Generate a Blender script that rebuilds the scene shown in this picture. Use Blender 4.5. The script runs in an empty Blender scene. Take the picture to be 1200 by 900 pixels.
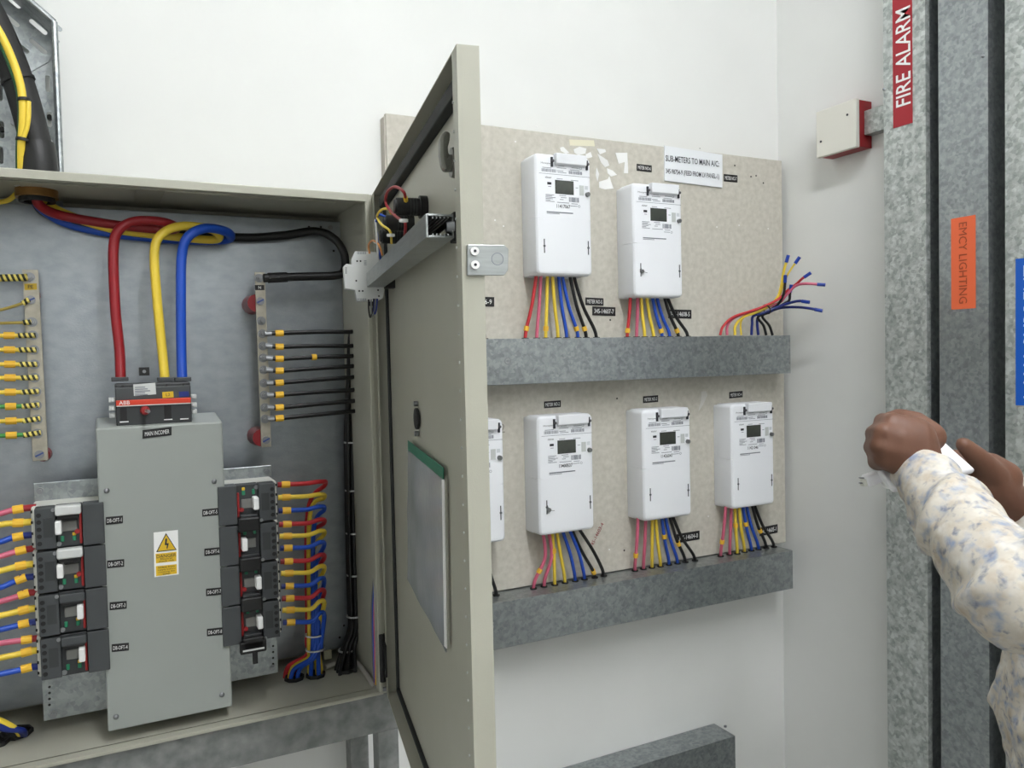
import bpy, bmesh, math, random
from math import sin, cos, pi, radians, hypot
from mathutils import Vector as V, Matrix, noise
random.seed(7)
S = bpy.context.scene
COL = S.collection

# ------------------------------------------------------------------ camera
F = 935.0
YAW, PIT, ROL = radians(26.743), radians(2.017), radians(-1.318)
CAM = V((0, -1.7, 1.55))
cf = V((sin(YAW)*cos(PIT), cos(YAW)*cos(PIT), -sin(PIT)))
cr = V((cos(YAW), -sin(YAW), 0)); cu = cr.cross(cf)
cr, cu = cr*cos(ROL)+cu*sin(ROL), cu*cos(ROL)-cr*sin(ROL)
cd = bpy.data.cameras.new('camera'); cam = bpy.data.objects.new('camera', cd); COL.objects.link(cam)
cd.sensor_fit = 'HORIZONTAL'; cd.sensor_width = 36; cd.lens = F/1200*36; cd.clip_start = .02
m = Matrix.Identity(4)
for i in range(3):
    m[i][0] = cr[i]; m[i][1] = cu[i]; m[i][2] = -cf[i]; m[i][3] = CAM[i]
cam.matrix_world = m
S.camera = cam

# ------------------------------------------------------------------ world, exposure
w = bpy.data.worlds.new('world'); S.world = w; w.use_nodes = True
w.node_tree.nodes['Background'].inputs[0].default_value = (.8, .85, .9, 1)
w.node_tree.nodes['Background'].inputs[1].default_value = .15
S.view_settings.view_transform = 'Standard'; S.view_settings.look = 'None'
S.view_settings.gamma = 1; S.view_settings.use_curve_mapping = False
S.view_settings.exposure = 1.22
LIGHT = 36.0          # strength of the ceiling batten diffusers
# battens: centre x, centre y (run along y, 1.2 m long)
BATTENS = [(0.55, -1.7), (0.55, -2.95)]

# ------------------------------------------------------------------ pixel -> point on a real plane
def ray(px, py): return cf + cr*((px-600)/F) - cu*((py-450)/F)
def A(px, py, y):
    d = ray(px, py); return CAM + d*((y-CAM.y)/d.y)
def B(px, py, x):
    d = ray(px, py); return CAM + d*((x-CAM.x)/d.x)
def Zp(px, py, z):
    d = ray(px, py); return CAM + d*((z-CAM.z)/d.z)
def Dp(px, py, depth): return CAM + ray(px, py)*depth
def onplane(px, py, p, n):
    d = ray(px, py); return CAM + d*((V(p)-CAM).dot(n)/d.dot(n))

# ------------------------------------------------------------------ materials
def lin(c):
    c = c/255
    return c/12.92 if c <= .04045 else ((c+.055)/1.055)**2.4
def rgb(r, g, b): return (lin(r), lin(g), lin(b), 1)
MATS = {}
def mat(name, col, rough=.5, metal=0, col2=None, scale=20, bump=0, bscale=200, kind='noise', spec=.5, coat=0, stretch=None, alpha=1, trans=0):
    if name in MATS: return MATS[name]
    M = bpy.data.materials.new(name); M.use_nodes = True
    nt = M.node_tree; b = nt.nodes['Principled BSDF']
    b.inputs['Base Color'].default_value = rgb(*col); b.inputs['Roughness'].default_value = rough
    b.inputs['Metallic'].default_value = metal; b.inputs['Specular IOR Level'].default_value = spec
    b.inputs['Coat Weight'].default_value = coat; b.inputs['Transmission Weight'].default_value = trans
    b.inputs['Alpha'].default_value = alpha
    tc = nt.nodes.new('ShaderNodeTexCoord'); mp = nt.nodes.new('ShaderNodeMapping')
    nt.links.new(tc.outputs['Object'], mp.inputs[0])
    if stretch: mp.inputs['Scale'].default_value = stretch
    if col2:
        if kind == 'voronoi':
            t = nt.nodes.new('ShaderNodeTexVoronoi'); t.inputs['Scale'].default_value = scale
            t2 = nt.nodes.new('ShaderNodeTexNoise'); t2.inputs['Scale'].default_value = scale*.35; t2.inputs['Detail'].default_value = 5
            nt.links.new(mp.outputs[0], t2.inputs[0])
            mx = nt.nodes.new('ShaderNodeMix'); mx.inputs[0].default_value = .72
            sp = nt.nodes.new('ShaderNodeSeparateColor'); nt.links.new(t.outputs['Color'], sp.inputs[0])
            nt.links.new(sp.outputs[0], mx.inputs[2]); nt.links.new(t2.outputs[0], mx.inputs[3]); out = mx.outputs[0]
            nt.links.new(mp.outputs[0], t.inputs[0])
        else:
            t = nt.nodes.new('ShaderNodeTexNoise'); t.inputs['Scale'].default_value = scale; t.inputs['Detail'].default_value = 6
            nt.links.new(mp.outputs[0], t.inputs[0]); out = t.outputs[0]
        r = nt.nodes.new('ShaderNodeValToRGB'); r.color_ramp.elements[0].position = .3; r.color_ramp.elements[1].position = .7
        r.color_ramp.elements[0].color = rgb(*col); r.color_ramp.elements[1].color = rgb(*col2)
        nt.links.new(out, r.inputs[0]); nt.links.new(r.outputs[0], b.inputs['Base Color'])
    if bump:
        t = nt.nodes.new('ShaderNodeTexNoise'); t.inputs['Scale'].default_value = bscale; t.inputs['Detail'].default_value = 4
        nt.links.new(mp.outputs[0], t.inputs[0])
        bp = nt.nodes.new('ShaderNodeBump'); bp.inputs['Strength'].default_value = bump; bp.inputs['Distance'].default_value = .002
        nt.links.new(t.outputs[0], bp.inputs['Height']); nt.links.new(bp.outputs[0], b.inputs['Normal'])
    MATS[name] = M
    return M
def emis(name, col, s):
    M = bpy.data.materials.new(name); M.use_nodes = True; b = M.node_tree.nodes['Principled BSDF']
    b.inputs['Emission Color'].default_value = rgb(*col); b.inputs['Emission Strength'].default_value = s
    MATS[name] = M; return M
def stripes(name, c1, c2, scale):
    M = bpy.data.materials.new(name); M.use_nodes = True; nt = M.node_tree; b = nt.nodes['Principled BSDF']
    tc = nt.nodes.new('ShaderNodeTexCoord'); t = nt.nodes.new('ShaderNodeTexWave'); t.inputs['Scale'].default_value = scale
    t.inputs['Distortion'].default_value = 0
    mp = nt.nodes.new('ShaderNodeMapping'); mp.inputs['Rotation'].default_value = (0, .35, 0)
    nt.links.new(tc.outputs['Object'], mp.inputs[0]); nt.links.new(mp.outputs[0], t.inputs[0])
    r = nt.nodes.new('ShaderNodeValToRGB'); r.color_ramp.interpolation = 'CONSTANT'
    r.color_ramp.elements[0].color = rgb(*c1); r.color_ramp.elements[1].color = rgb(*c2); r.color_ramp.elements[1].position = .5
    nt.links.new(t.outputs[0], r.inputs[0]); nt.links.new(r.outputs[0], b.inputs['Base Color']); b.inputs['Roughness'].default_value = .5
    MATS[name] = M; return M

wallp = mat('wall_paint', (228, 229, 226), .6, col2=(231, 232, 229), scale=6, bump=.05, bscale=90)
ceilp = mat('ceiling_paint', (242, 242, 240), .8)
floorm = mat('floor_screed', (156, 155, 151), .5, col2=(166, 165, 160), scale=9)
coat_ = mat('beige_powder_coat', (172, 171, 157), .42, col2=(176, 175, 161), scale=8, bump=.08, bscale=600)
covm = mat('grey_powder_coat', (150, 155, 150), .42, col2=(154, 159, 154), scale=5, bump=.06, bscale=700)
galv = mat('galvanised_steel', (138, 144, 146), .34, .8, (172, 177, 178), 150, .05, 300, kind='voronoi')
galvd = mat('galvanised_plate', (152, 159, 165), .34, .8, (168, 173, 178), 60, .12, 420, kind='noise', stretch=(.6, 1, 1))
galvc = mat('mottled_galvanised', (150, 156, 153), .45, .6, (208, 213, 210), 130, .6, 150, kind='voronoi')
galvf = mat('frame_galvanised', (112, 115, 115), .5, .4, (150, 152, 150), 38, .1, 120)
alum = mat('brushed_aluminium', (158, 162, 162), .36, .8, (176, 180, 180), 30, stretch=(1, 1, 8))
steel = mat('zinc_steel', (150, 152, 155), .3, .85)
tinned = mat('tinned_copper', (166, 160, 146), .36, .6, (190, 184, 168), 60)
boardm = mat('cement_board', (186, 182, 170), .85, col2=(204, 200, 189), scale=70, bump=.18, bscale=260)
boarde = mat('board_core', (196, 168, 140), .8)
mwhite = mat('meter_white', (240, 242, 246), .38, spec=.4)
mwhite2 = mat('meter_side_white', (238, 240, 244), .42)
lcd = mat('lcd_glass', (58, 62, 58), .15, col2=(74, 78, 70), scale=30)
ink = mat('grey_ink', (120, 124, 134), .7)
inkd = mat('dark_ink', (40, 42, 50), .6)
black = mat('black_plastic', (16, 16, 17), .45)
blk2 = mat('black_rubber', (22, 22, 23), .6)
dgrey = mat('charcoal_plastic', (66, 69, 71), .5, bump=.04, bscale=900)
dgrey2 = mat('dark_grey_plastic', (50, 52, 54), .5)
lgrey = mat('light_grey_plastic', (206, 208, 206), .45)
offw = mat('off_white_plastic', (222, 222, 214), .5)
white = mat('white_print', (238, 238, 236), .6)
redp = mat('red_plastic', (150, 32, 32), .45)
redp2 = mat('insulator_red', (128, 20, 28), .35)
oran = mat('orange_red_band', (214, 62, 36), .4)
green = mat('green_plastic', (32, 128, 90), .4)
yell = mat('yellow_plastic', (226, 186, 40), .45)
fer = mat('ferrule_yellow', (240, 190, 56), .5)
W_ = {'red': mat('wire_red', (190, 40, 48), .4), 'pink': mat('wire_pink', (204, 98, 124), .4), 'yellow': mat('wire_yellow', (236, 205, 66), .4),
      'blue': mat('wire_blue', (26, 78, 186), .4), 'black': mat('wire_black', (20, 20, 21), .45), 'dark red': mat('wire_dark_red', (150, 26, 36), .4),
      'navy': mat('wire_navy', (20, 40, 120), .4), 'green': mat('wire_green', (66, 150, 70), .4), 'grey': mat('wire_grey', (120, 122, 124), .5)}
gy = stripes('black_yellow_sleeve', (40, 46, 24), (234, 216, 110), 42)
tapey = mat('masking_tape', (224, 220, 196), .8)
paper = mat('torn_paper', (236, 236, 234), .8)
clear = mat('clear_film', (176, 180, 182), .18, alpha=1, bump=.5, bscale=25, col2=(150, 154, 158), scale=12)
film_green = mat('film_green', (40, 120, 92), .35)
skin = mat('skin', (112, 76, 58), .5, col2=(98, 64, 48), scale=14, bump=.12, bscale=160)
nailm = mat('nail', (170, 120, 104), .4)
hairm = mat('hair', (22, 18, 16), .6)
trou = mat('trouser_cloth', (52, 54, 62), .85)
shoe = mat('shoe_leather', (28, 26, 25), .5)
signw = mat('sign_plate', (234, 237, 240), .4)
firer = mat('label_red', (158, 24, 38), .4)
blul = mat('label_blue', (14, 90, 190), .4)
oral = mat('label_orange', (226, 104, 62), .5)
orai = mat('label_orange_ink', (150, 66, 34), .5)
cream = mat('cream_box', (222, 220, 210), .5)
def shirt_mat():
    M = bpy.data.materials.new('printed_shirt'); M.use_nodes = True; nt = M.node_tree; b = nt.nodes['Principled BSDF']
    b.inputs['Roughness'].default_value = .85
    tc = nt.nodes.new('ShaderNodeTexCoord')
    def noi(sc, off, lo, hi):
        mp = nt.nodes.new('ShaderNodeMapping'); mp.inputs['Location'].default_value = (off, off*2, off*3)
        nt.links.new(tc.outputs['Object'], mp.inputs[0])
        t = nt.nodes.new('ShaderNodeTexNoise'); t.inputs['Scale'].default_value = sc; t.inputs['Detail'].default_value = 3; t.inputs['Distortion'].default_value = .2
        nt.links.new(mp.outputs[0], t.inputs[0])
        r = nt.nodes.new('ShaderNodeMapRange'); r.inputs[1].default_value = lo; r.inputs[2].default_value = hi
        nt.links.new(t.outputs[0], r.inputs[0]); return r.outputs[0]
    cur = None
    base = rgb(196, 190, 178)
    for (sc, off, lo, hi, c) in ((60, 1, .45, .75, (178, 164, 144)), (70, 5, .5, .72, (138, 150, 174)), (95, 9, .55, .74, (110, 116, 134)), (48, 13, .5, .75, (214, 211, 204))):
        mx = nt.nodes.new('ShaderNodeMix'); mx.data_type = 'RGBA'
        nt.links.new(noi(sc, off, lo, hi), mx.inputs[0])
        if cur is None: mx.inputs[6].default_value = base
        else: nt.links.new(cur, mx.inputs[6])
        mx.inputs[7].default_value = rgb(*c); cur = mx.outputs[2]
    nt.links.new(cur, b.inputs['Base Color'])
    return M
shirtm = shirt_mat()

# ------------------------------------------------------------------ mesh helpers (all coordinates are world coordinates)
ORG = {}
def props(o, label=None, cat=None, group=None, kind=None):
    if label: o['label'] = label
    if cat: o['category'] = cat
    if group: o['group'] = group
    if kind: o['kind'] = kind
    return o
def thing(name, label, cat, loc, group=None):
    o = bpy.data.objects.new(name, None); COL.objects.link(o); o.location = loc; o.empty_display_size = .05
    ORG[o] = V(loc); return props(o, label, cat, group)
class G:
    def __init__(s): s.v = []; s.f = []
    def add(s, vs, fs):
        n = len(s.v); s.v += [V(p) for p in vs]; s.f += [tuple(i+n for i in f) for f in fs]; return s
    def box(s, a, b):
        x0, x1 = sorted((a[0], b[0])); y0, y1 = sorted((a[1], b[1])); z0, z1 = sorted((a[2], b[2]))
        return s.add([(x0,y0,z0),(x1,y0,z0),(x1,y1,z0),(x0,y1,z0),(x0,y0,z1),(x1,y0,z1),(x1,y1,z1),(x0,y1,z1)],
                     [(0,3,2,1),(4,5,6,7),(0,1,5,4),(1,2,6,5),(2,3,7,6),(3,0,4,7)])
    def obox(s, c, e1, e2, e3):      # centre and three half-extent vectors
        c, e1, e2, e3 = V(c), V(e1), V(e2), V(e3)
        if e1.cross(e2).dot(e3) < 0: e3 = -e3
        p = [c-e1-e2-e3, c+e1-e2-e3, c+e1+e2-e3, c-e1+e2-e3, c-e1-e2+e3, c+e1-e2+e3, c+e1+e2+e3, c-e1+e2+e3]
        return s.add(p, [(0,3,2,1),(4,5,6,7),(0,1,5,4),(1,2,6,5),(2,3,7,6),(3,0,4,7)])
    def prism(s, pts, d):            # planar polygon pushed along d
        pts = [V(p) for p in pts]; d = V(d); n = len(pts)
        nrm = sum(((pts[i]-pts[0]).cross(pts[(i+1) % n]-pts[0]) for i in range(1, n-1)), V((0, 0, 0)))
        if nrm.dot(d) > 0: pts = pts[::-1]
        return s.add(pts+[p+d for p in pts], [tuple(range(n)), tuple(range(2*n-1, n-1, -1))]+[((i+1) % n, i, i+n, (i+1) % n+n) for i in range(n)])
    def cyl(s, p0, p1, r0, r1=None, n=14):
        p0, p1 = V(p0), V(p1); r1 = r0 if r1 is None else r1
        d = (p1-p0).normalized(); a = d.orthogonal().normalized(); b = d.cross(a)
        vs = []
        for p, r in ((p0, r0), (p1, r1)):
            vs += [p+a*(r*cos(2*pi*i/n))+b*(r*sin(2*pi*i/n)) for i in range(n)]
        return s.add(vs, [tuple(range(n-1, -1, -1)), tuple(range(n, 2*n))]+[(i, (i+1) % n, n+(i+1) % n, n+i) for i in range(n)])
    def ring(s, c, ax, ro, ri, h, n=18):
        c, ax = V(c), V(ax).normalized(); a = ax.orthogonal().normalized(); b = ax.cross(a); vs = []
        for r, z in ((ro, 0), (ro, h), (ri, h), (ri, 0)):
            vs += [c+ax*z+a*(r*cos(2*pi*i/n))+b*(r*sin(2*pi*i/n)) for i in range(n)]
        fs = []
        for k in range(4):
            k2 = (k+1) % 4
            fs += [(k*n+i, k*n+(i+1) % n, k2*n+(i+1) % n, k2*n+i) for i in range(n)]
        return s.add(vs, fs)
    def tube(s, pts, r, n=8, per=6, smooth=True):
        pts = [V(p) for p in pts]; q = catmull(pts, per) if smooth and len(pts) > 2 else pts
        rr = r if isinstance(r, (list, tuple)) else None
        a = None; vs = []; L = len(q)
        for i, p in enumerate(q):
            t = (q[min(i+1, L-1)]-q[max(i-1, 0)])
            if t.length < 1e-9: t = V((0, 0, 1))
            t.normalize()
            a = t.orthogonal().normalized() if a is None else (a-t*a.dot(t)).normalized()
            b = t.cross(a)
            ri = r if rr is None else rr[0]+(rr[1]-rr[0])*i/(L-1)
            vs += [p+a*(ri*cos(2*pi*k/n))+b*(ri*sin(2*pi*k/n)) for k in range(n)]
        fs = [tuple(range(n-1, -1, -1)), tuple(range((L-1)*n, L*n))]
        for i in range(L-1): fs += [(i*n+k, i*n+(k+1) % n, (i+1)*n+(k+1) % n, (i+1)*n+k) for k in range(n)]
        return s.add(vs, fs)
    def sph(s, c, r, n=10, sc=(1, 1, 1)):
        vs = []; fs = []; h = n//2+1
        for j in range(h+1):
            t = pi*j/h
            vs += [V(c)+V((r*sc[0]*sin(t)*cos(2*pi*i/n), r*sc[1]*sin(t)*sin(2*pi*i/n), r*sc[2]*cos(t))) for i in range(n)]
        for j in range(h): fs += [(j*n+i, (j+1)*n+i, (j+1)*n+(i+1) % n, j*n+(i+1) % n) for i in range(n)]
        return s.add(vs, fs)
    def build(s, name, m, parent=None, bevel=0, seg=2, smooth=False, label=None, cat=None, group=None, kind=None, angle=35):
        if parent is not None: o0 = ORG[parent]
        else:
            xs = [p.x for p in s.v]; ys = [p.y for p in s.v]; zs = [p.z for p in s.v]
            o0 = V(((min(xs)+max(xs))/2, (min(ys)+max(ys))/2, min(zs)))
        me = bpy.data.meshes.new(name); me.from_pydata([tuple(p-o0) for p in s.v], [], s.f)
        bm = bmesh.new(); bm.from_mesh(me)
        bmesh.ops.remove_doubles(bm, verts=bm.verts, dist=1e-6)
        bmesh.ops.dissolve_degenerate(bm, edges=bm.edges, dist=1e-7)
        if bevel:
            es = [e for e in bm.edges if len(e.link_faces) == 2 and e.calc_face_angle(0) > .6]
            bmesh.ops.bevel(bm, geom=es, offset=bevel, segments=seg, affect='EDGES', profile=.5, clamp_overlap=True)
        bmesh.ops.recalc_face_normals(bm, faces=bm.faces)
        bm.to_mesh(me); bm.free()
        me.materials.append(m)
        if smooth:
            me.polygons.foreach_set('use_smooth', [True]*len(me.polygons))
            me.set_sharp_from_angle(angle=radians(angle))
        o = bpy.data.objects.new(name, me); COL.objects.link(o)
        if parent is not None: o.parent = parent
        else: o.location = o0
        ORG[o] = o0
        return props(o, label, cat, group, kind)
def catmull(p, per=6):
    q = []
    P = [p[0]*2-p[1]]+list(p)+[p[-1]*2-p[-2]]
    for i in range(1, len(P)-2):
        a, b, c, d = P[i-1:i+3]
        for k in range(per):
            t = k/per
            q.append(.5*((2*b)+(c-a)*t+(2*a-5*b+4*c-d)*t*t+(3*b-a-3*c+d)*t**3))
    q.append(p[-1]); return q
def dup(root, loc, **kw):
    def cp(o, par):
        c = o.copy(); COL.objects.link(c); c.parent = par; ORG[c] = V(loc)
        for ch in o.children: cp(ch, c)
        return c
    r = cp(root, None); r.location = loc
    return props(r, **kw)
TEXTS = []
def text(name, s, org, right, up, size, m, parent, width=None, ax=.5, ay=.5, bold=0.0, out=.0004):
    TEXTS.append((name, s, V(org), V(right).normalized(), V(up).normalized(), size, m, parent, width, ax, ay, bold, out))
def flush_texts():
    obs = []
    for t in TEXTS:
        c = bpy.data.curves.new(t[0], 'FONT'); c.body = t[1]; c.size = 1; c.resolution_u = 2; c.offset = t[11]
        o = bpy.data.objects.new(t[0], c); COL.objects.link(o); obs.append(o)
    dg = bpy.context.evaluated_depsgraph_get()
    for o, (name, s, org, R, U, size, m, parent, width, ax, ay, bold, out) in zip(obs, TEXTS):
        me = bpy.data.meshes.new_from_object(o.evaluated_get(dg))
        c = o.data; bpy.data.objects.remove(o); bpy.data.curves.remove(c)
        if not me.vertices: continue
        xs = [v.co.x for v in me.vertices]; ys = [v.co.y for v in me.vertices]
        x0, x1, y0, y1 = min(xs), max(xs), min(ys), max(ys)
        sy = size/max(y1-y0, 1e-6); sx = (width/(x1-x0)) if width else sy
        N = R.cross(U)
        for v in me.vertices:
            p = org+R*((v.co.x-x0-ax*(x1-x0))*sx)+U*((v.co.y-y0-ay*(y1-y0))*sy)+N*out
            v.co = p-ORG[parent]
        me.materials.clear(); me.materials.append(m)
        ob = bpy.data.objects.new(name, me); COL.objects.link(ob); ob.parent = parent; ORG[ob] = ORG[parent]
X, Y, Z = V((1, 0, 0)), V((0, 1, 0)), V((0, 0, 1))
ORD = ['first', 'second', 'third', 'fourth', 'fifth', 'sixth', 'seventh', 'eighth', 'ninth', 'tenth', 'eleventh', 'twelfth']

# ================================================================== the room
XR = 1.722; XL_ = -2.1; YN = -3.7; HC = 3.5
def struct(g, name, m, **k): return g.build(name, m, kind='structure', **k)
struct(G().box((XL_-.1, 0, 0), (XR+.1, .1, HC)), 'wall_back', wallp)
struct(G().box((XR, YN, 0), (XR+.1, 0, HC)), 'wall_right', wallp)
struct(G().box((XL_-.1, YN, 0), (XL_, 0, HC)), 'wall_left', wallp)
struct(G().box((XL_-.1, YN-.1, 0), (XR+.1, YN, HC)), 'wall_front', wallp)
struct(G().box((XL_-.1, YN-.1, -.1), (XR+.1, .1, 0)), 'floor', floorm)
struct(G().box((XL_-.1, YN-.1, HC), (XR+.1, .1, HC+.1)), 'ceiling', ceilp)
diff = emis('batten_diffuser', (250, 252, 255), LIGHT)
for k, (bx, by) in enumerate(BATTENS):
    t = thing('ceiling_batten', 'white ceiling batten lamp nearer the meter board' if k == 0 else 'white ceiling batten lamp farther from the meter board', 'ceiling lamp', (bx, by, HC-.09), 'ceiling batten lamps')
    G().box((bx-.05, by-.62, HC-.04), (bx+.05, by+.62, HC)).build('housing', cream, t, .004)
    G().prism([(bx-.045, by-.6, HC-.04), (bx-.03, by-.6, HC-.085), (bx+.03, by-.6, HC-.085), (bx+.045, by-.6, HC-.04)], (0, 1.2, 0)).build('diffuser', diff, t)
    for sy in (-.61, .61): G().box((bx-.05, by+sy-.012, HC-.09), (bx+.05, by+sy+.012, HC-.039)).build('end_cap', cream, t, .003)

# ================================================================== cabinet
YF, YP = -.27, -.07
xR = A(450, 812, YF).x; zB = A(450, 814, YF).z; zT = A(436, 227.5, YF).z
covL, covR = A(112, 503, -.25).x, A(260.5, 494, -.25).x
xL = covL+covR-xR-.01
RIM = .014
cab = thing('distribution_cabinet', 'open beige steel distribution cabinet with grey main cover and galvanised back plate', 'cabinet', ((xL+xR)/2, -.15, zB))
G().box((xL, -.012, zB), (xR, -.008, zT)).build('back_panel', coat_, cab)
G().box((xL, YF+.02, zB), (xL+.002, -.012, zT)).build('side_panel', coat_, cab)
G().box((xR-.002, YF+.02, zB), (xR, -.012, zT)).build('side_panel', coat_, cab)
g = G().box((xL+.002, YF+.02, zT-.003), (xR-.002, -.012, zT)); g.build('top_panel', coat_, cab)
G().box((xL+.002, YF+.001, zB+.004), (xR-.002, -.012, zB+.007)).build('floor_panel', coat_, cab)
g = G(); g.box((xL, YF, zT-RIM), (xR, YF+.02, zT)); g.box((xL, YF, zB), (xR, YF+.02, zB+.006))
g.box((xL, YF, zB+.006), (xL+RIM, YF+.02, zT-RIM)); g.box((xR-.009, YF, zB+.006), (xR, YF+.02, zT-RIM))
g.build('rim', coat_, cab, .002)
# gland plates under the top
for (a, b) in ((25, 158), (190, 385)):
    p, q = A(a, 222, -.15), A(b, 222, -.15)
    G().box((p.x, -.2, zT-.007), (q.x, -.09, zT-.003)).build('gland_plate', coat_, cab, .001)
# mounting plate
px1 = A(400, 300, YP).x; ptop = A(0, 238, YP).z; pbot = zB+.03
pl = G().box((xL+.045, YP, pbot), (px1, YP+.003, ptop)).build('mounting_plate', galvd, cab, .001)
for (a, b) in ((362, 266), (376, 266), (391, 294), (403, 733), (398, 747)):
    c = A(a, b, YP); G().cyl(c+V((0, .001, 0)), c-V((0, .0006, 0)), .0024, n=10).build('hole', black, pl)
c = A(387, 267, YP); G().cyl(c, c-V((0, .004, 0)), .005).build('bolt', steel, pl)
# galvanised side plates that carry the breakers
YS = -.165
for (tl, tr, bl, br, bolts) in (((39, 569), (122, 560), (53, 845), (126, 820), ((47, 575), (63, 836))), ((262, 548), (318, 545), (271, 800), (325, 786), ((312, 552), (319, 782)))):
    a, b = A(*tl, YS), A(*br, YS); top = A(*tr, YS).z
    sp = G().box((a.x if tl[0] < 100 else a.x-.02, YS, b.z-.004 if tl[0] > 100 else A(*bl, YS).z), (b.x+.02 if tl[0] < 100 else A(*tr, YS).x, YS+.003, top)).build('breaker_mounting_plate', galv, cab, .001)
    for q in bolts:
        c = A(*q, YS); gb = G().cyl(c, c-V((0, .004, 0)), .0055); gb.cyl(c-V((0, .004, 0)), c-V((0, .007, 0)), .003, n=6); gb.build('bolt', steel, sp, smooth=True)
    for i in range(4):
        c = A(320 if tl[0] > 100 else 58, (757 if tl[0] > 100 else 805)+i*7, YS); G().cyl(c+V((0, .001, 0)), c-V((0, .0005, 0)), .0022, n=8).build('hole', black, sp)
# grey main cover
YC = -.25
cb1, cb2 = A(125, 861, YC), A(271, 826, YC)
cx0, cx1, cz1, cz0 = covL, covR, A(260, 494, YC).z, (cb1.z+cb2.z)/2
cov = thing('main_cover', 'tall plain grey steel cover in the middle of the cabinet with danger sticker', 'cover', ((cx0+cx1)/2, -.2, cz0))
G().prism([(cx0, YC, cz0), (cx0, YC, cz1), (cx0, YC+.09, cz1+.012), (cx0, YC+.09, cz0)], (cx1-cx0, 0, 0)).build('shell', covm, cov, .003)
for q in ((125, 575), (251, 564), (136, 840), (260, 814)):
    c = A(*q, YC); G().sph(c, .0045, sc=(1, .7, 1)).build('screw', steel, cov, smooth=True)
def plaque(name, quadpx, plane, th, m, label=None, cat=None, group=None, parent=None):
    a, b, c_ = [A(*q, plane) for q in quadpx]      # lower-left, lower-right, upper-left
    e1, e2 = b-a, c_-a
    return G().prism([a, b, b+e2, c_], (0, -th, 0)).build(name, m, parent, label=label, cat=cat, group=group), a+e1/2+e2/2-V((0, th, 0)), e1, e2
def tag(name, s, px0, py0, px1_, py1, ph, plane, parent=None, label=None, cat='label', group='black embossed name tags', th=.001):
    o, c, e1, e2 = plaque(name, ((px0, py0+ph), (px1_, py1+ph), (px0, py0)), plane, th, black, label, cat, group, parent)
    text('lettering', s, c, e1, e2, e2.length*.5, white, o, width=e1.length*.84)
    return o
tag('name_tag', 'MAIN INCOMER', 167, 504, 201, 500, 10, YC, label='black tag reading MAIN INCOMER at the top of the grey cover')
for i, (a, b) in enumerate(((123, 606), (124.5, 657), (127.5, 706), (130, 755))):
    tag('name_tag', 'DB-OFT-%d' % (i+1), a+1, b, a+21, b-2, 9, YC, label='black tag reading DB-OFT-%d at the left edge of the grey cover' % (i+1))
for i, (a, b) in enumerate(((237, 597), (239.5, 643), (241.5, 690), (242.5, 737))):
    tag('name_tag', 'DB-OFT-%d' % (i+5), a, b, a+19, b-2, 8.5, YC, label='black tag reading DB-OFT-%d at the right edge of the grey cover' % (i+5))
# danger sticker
st = thing('danger_sticker', 'white and yellow danger sticker with black bolt triangle on the grey cover', 'sticker', A(195, 676, YC))
def on(px, py, pl=YC-.0006): return A(px, py, pl)
def sticker(name, pts, m, par, o): return G().prism([A(*p, YC)-V((0, o, 0)) for p in pts], (0, -.0003, 0)).build(name, m, par)
sticker('backing', [(180, 624), (208.5, 621), (209.5, 673), (181, 676.5)], white, st, 0)
sticker('triangle', [(194.5, 624.5), (207, 644.3), (183, 647)], inkd, st, .0004)
sticker('triangle_fill', [(194.6, 626.5), (205.4, 643.4), (184.8, 645.7)], yell, st, .0008)
sticker('bolt_symbol', [(193.8, 631), (195.8, 631), (195.2, 636.5), (197.8, 636.4), (196, 643.5), (195, 642), (195.6, 638.5), (193, 638.8)], inkd, st, .0012)
sticker('yellow_panel', [(182.3, 649), (206.7, 646.5), (206.8, 657.5), (182.8, 660)], yell, st, .0004)
sticker('yellow_panel', [(182.6, 663.5), (207, 661), (207.3, 672), (183, 675)], yell, st, .0004)
dd = A(206.7, 646.5, YC)-A(182.3, 649, YC)
for (s, x, y, wd) in (('DANGER', 195, 651, .03), ('Electric', 195, 654.3, .018), ('shock risk', 195, 657, .024), ('Isolate from', 195, 664, .025), ('supply before', 195.2, 667, .027), ('removing this', 195.2, 669.6, .025), ('cover', 195.3, 672.2, .012)):
    text('lettering', s, A(x, y, YC)-V((0, .0009, 0)), dd, Z, .0055 if s == 'DANGER' else .003, inkd, st, width=wd)

# ================================================================== main switch
YQ = -.238
a, b = A(134.5, 450, YQ), A(225, 495, YQ)
sw = thing('main_switch', 'dark grey main isolator with an orange red band on top of the grey cover', 'switch', ((a.x+b.x)/2, YQ+.04, b.z))
x0, x1, z0, z1 = a.x, b.x, b.z, a.z
zm = A(180, 471, YQ).z
G().box((x0, YQ+.006, z0+.001), (x1, YQ+.06, z1)).build('body', dgrey2, sw, .003)
bodyU = G().box((x0, YQ, zm+.004), (x1, YQ+.05, z1-.006)).build('terminal_shroud', dgrey, sw, .002)
G().box((x0, YQ-.001, z0), (x1, YQ+.03, zm-.003)).build('front_plate', dgrey2, sw, .002)
bd = G().box((x0+.0005, YQ-.004, zm-.004), (x1-.0005, YQ+.01, zm+.005)).build('band', oran, sw, .001)
text('lettering', 'ABB', (x0+.013, YQ-.0042, zm+.0008), X, Z, .006, white, bd, width=.016)
G().box((x0+.001, YQ-.0045, zm-.0052), (x1-.001, YQ+.006, zm-.0038)).build('band_edge', offw, sw)
def swp(px, py, py_=YQ): return A(px, py, py_)
kc = swp(170, 481); kn = G().cyl(kc+V((0, .002, 0)), kc-V((0, .012, 0)), .0085, .006).build('knob', redp, sw, smooth=True)
G().cyl(kc, kc-V((-.004, .035, 0)), .0028).build('shaft', steel, kn, smooth=True)
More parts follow.
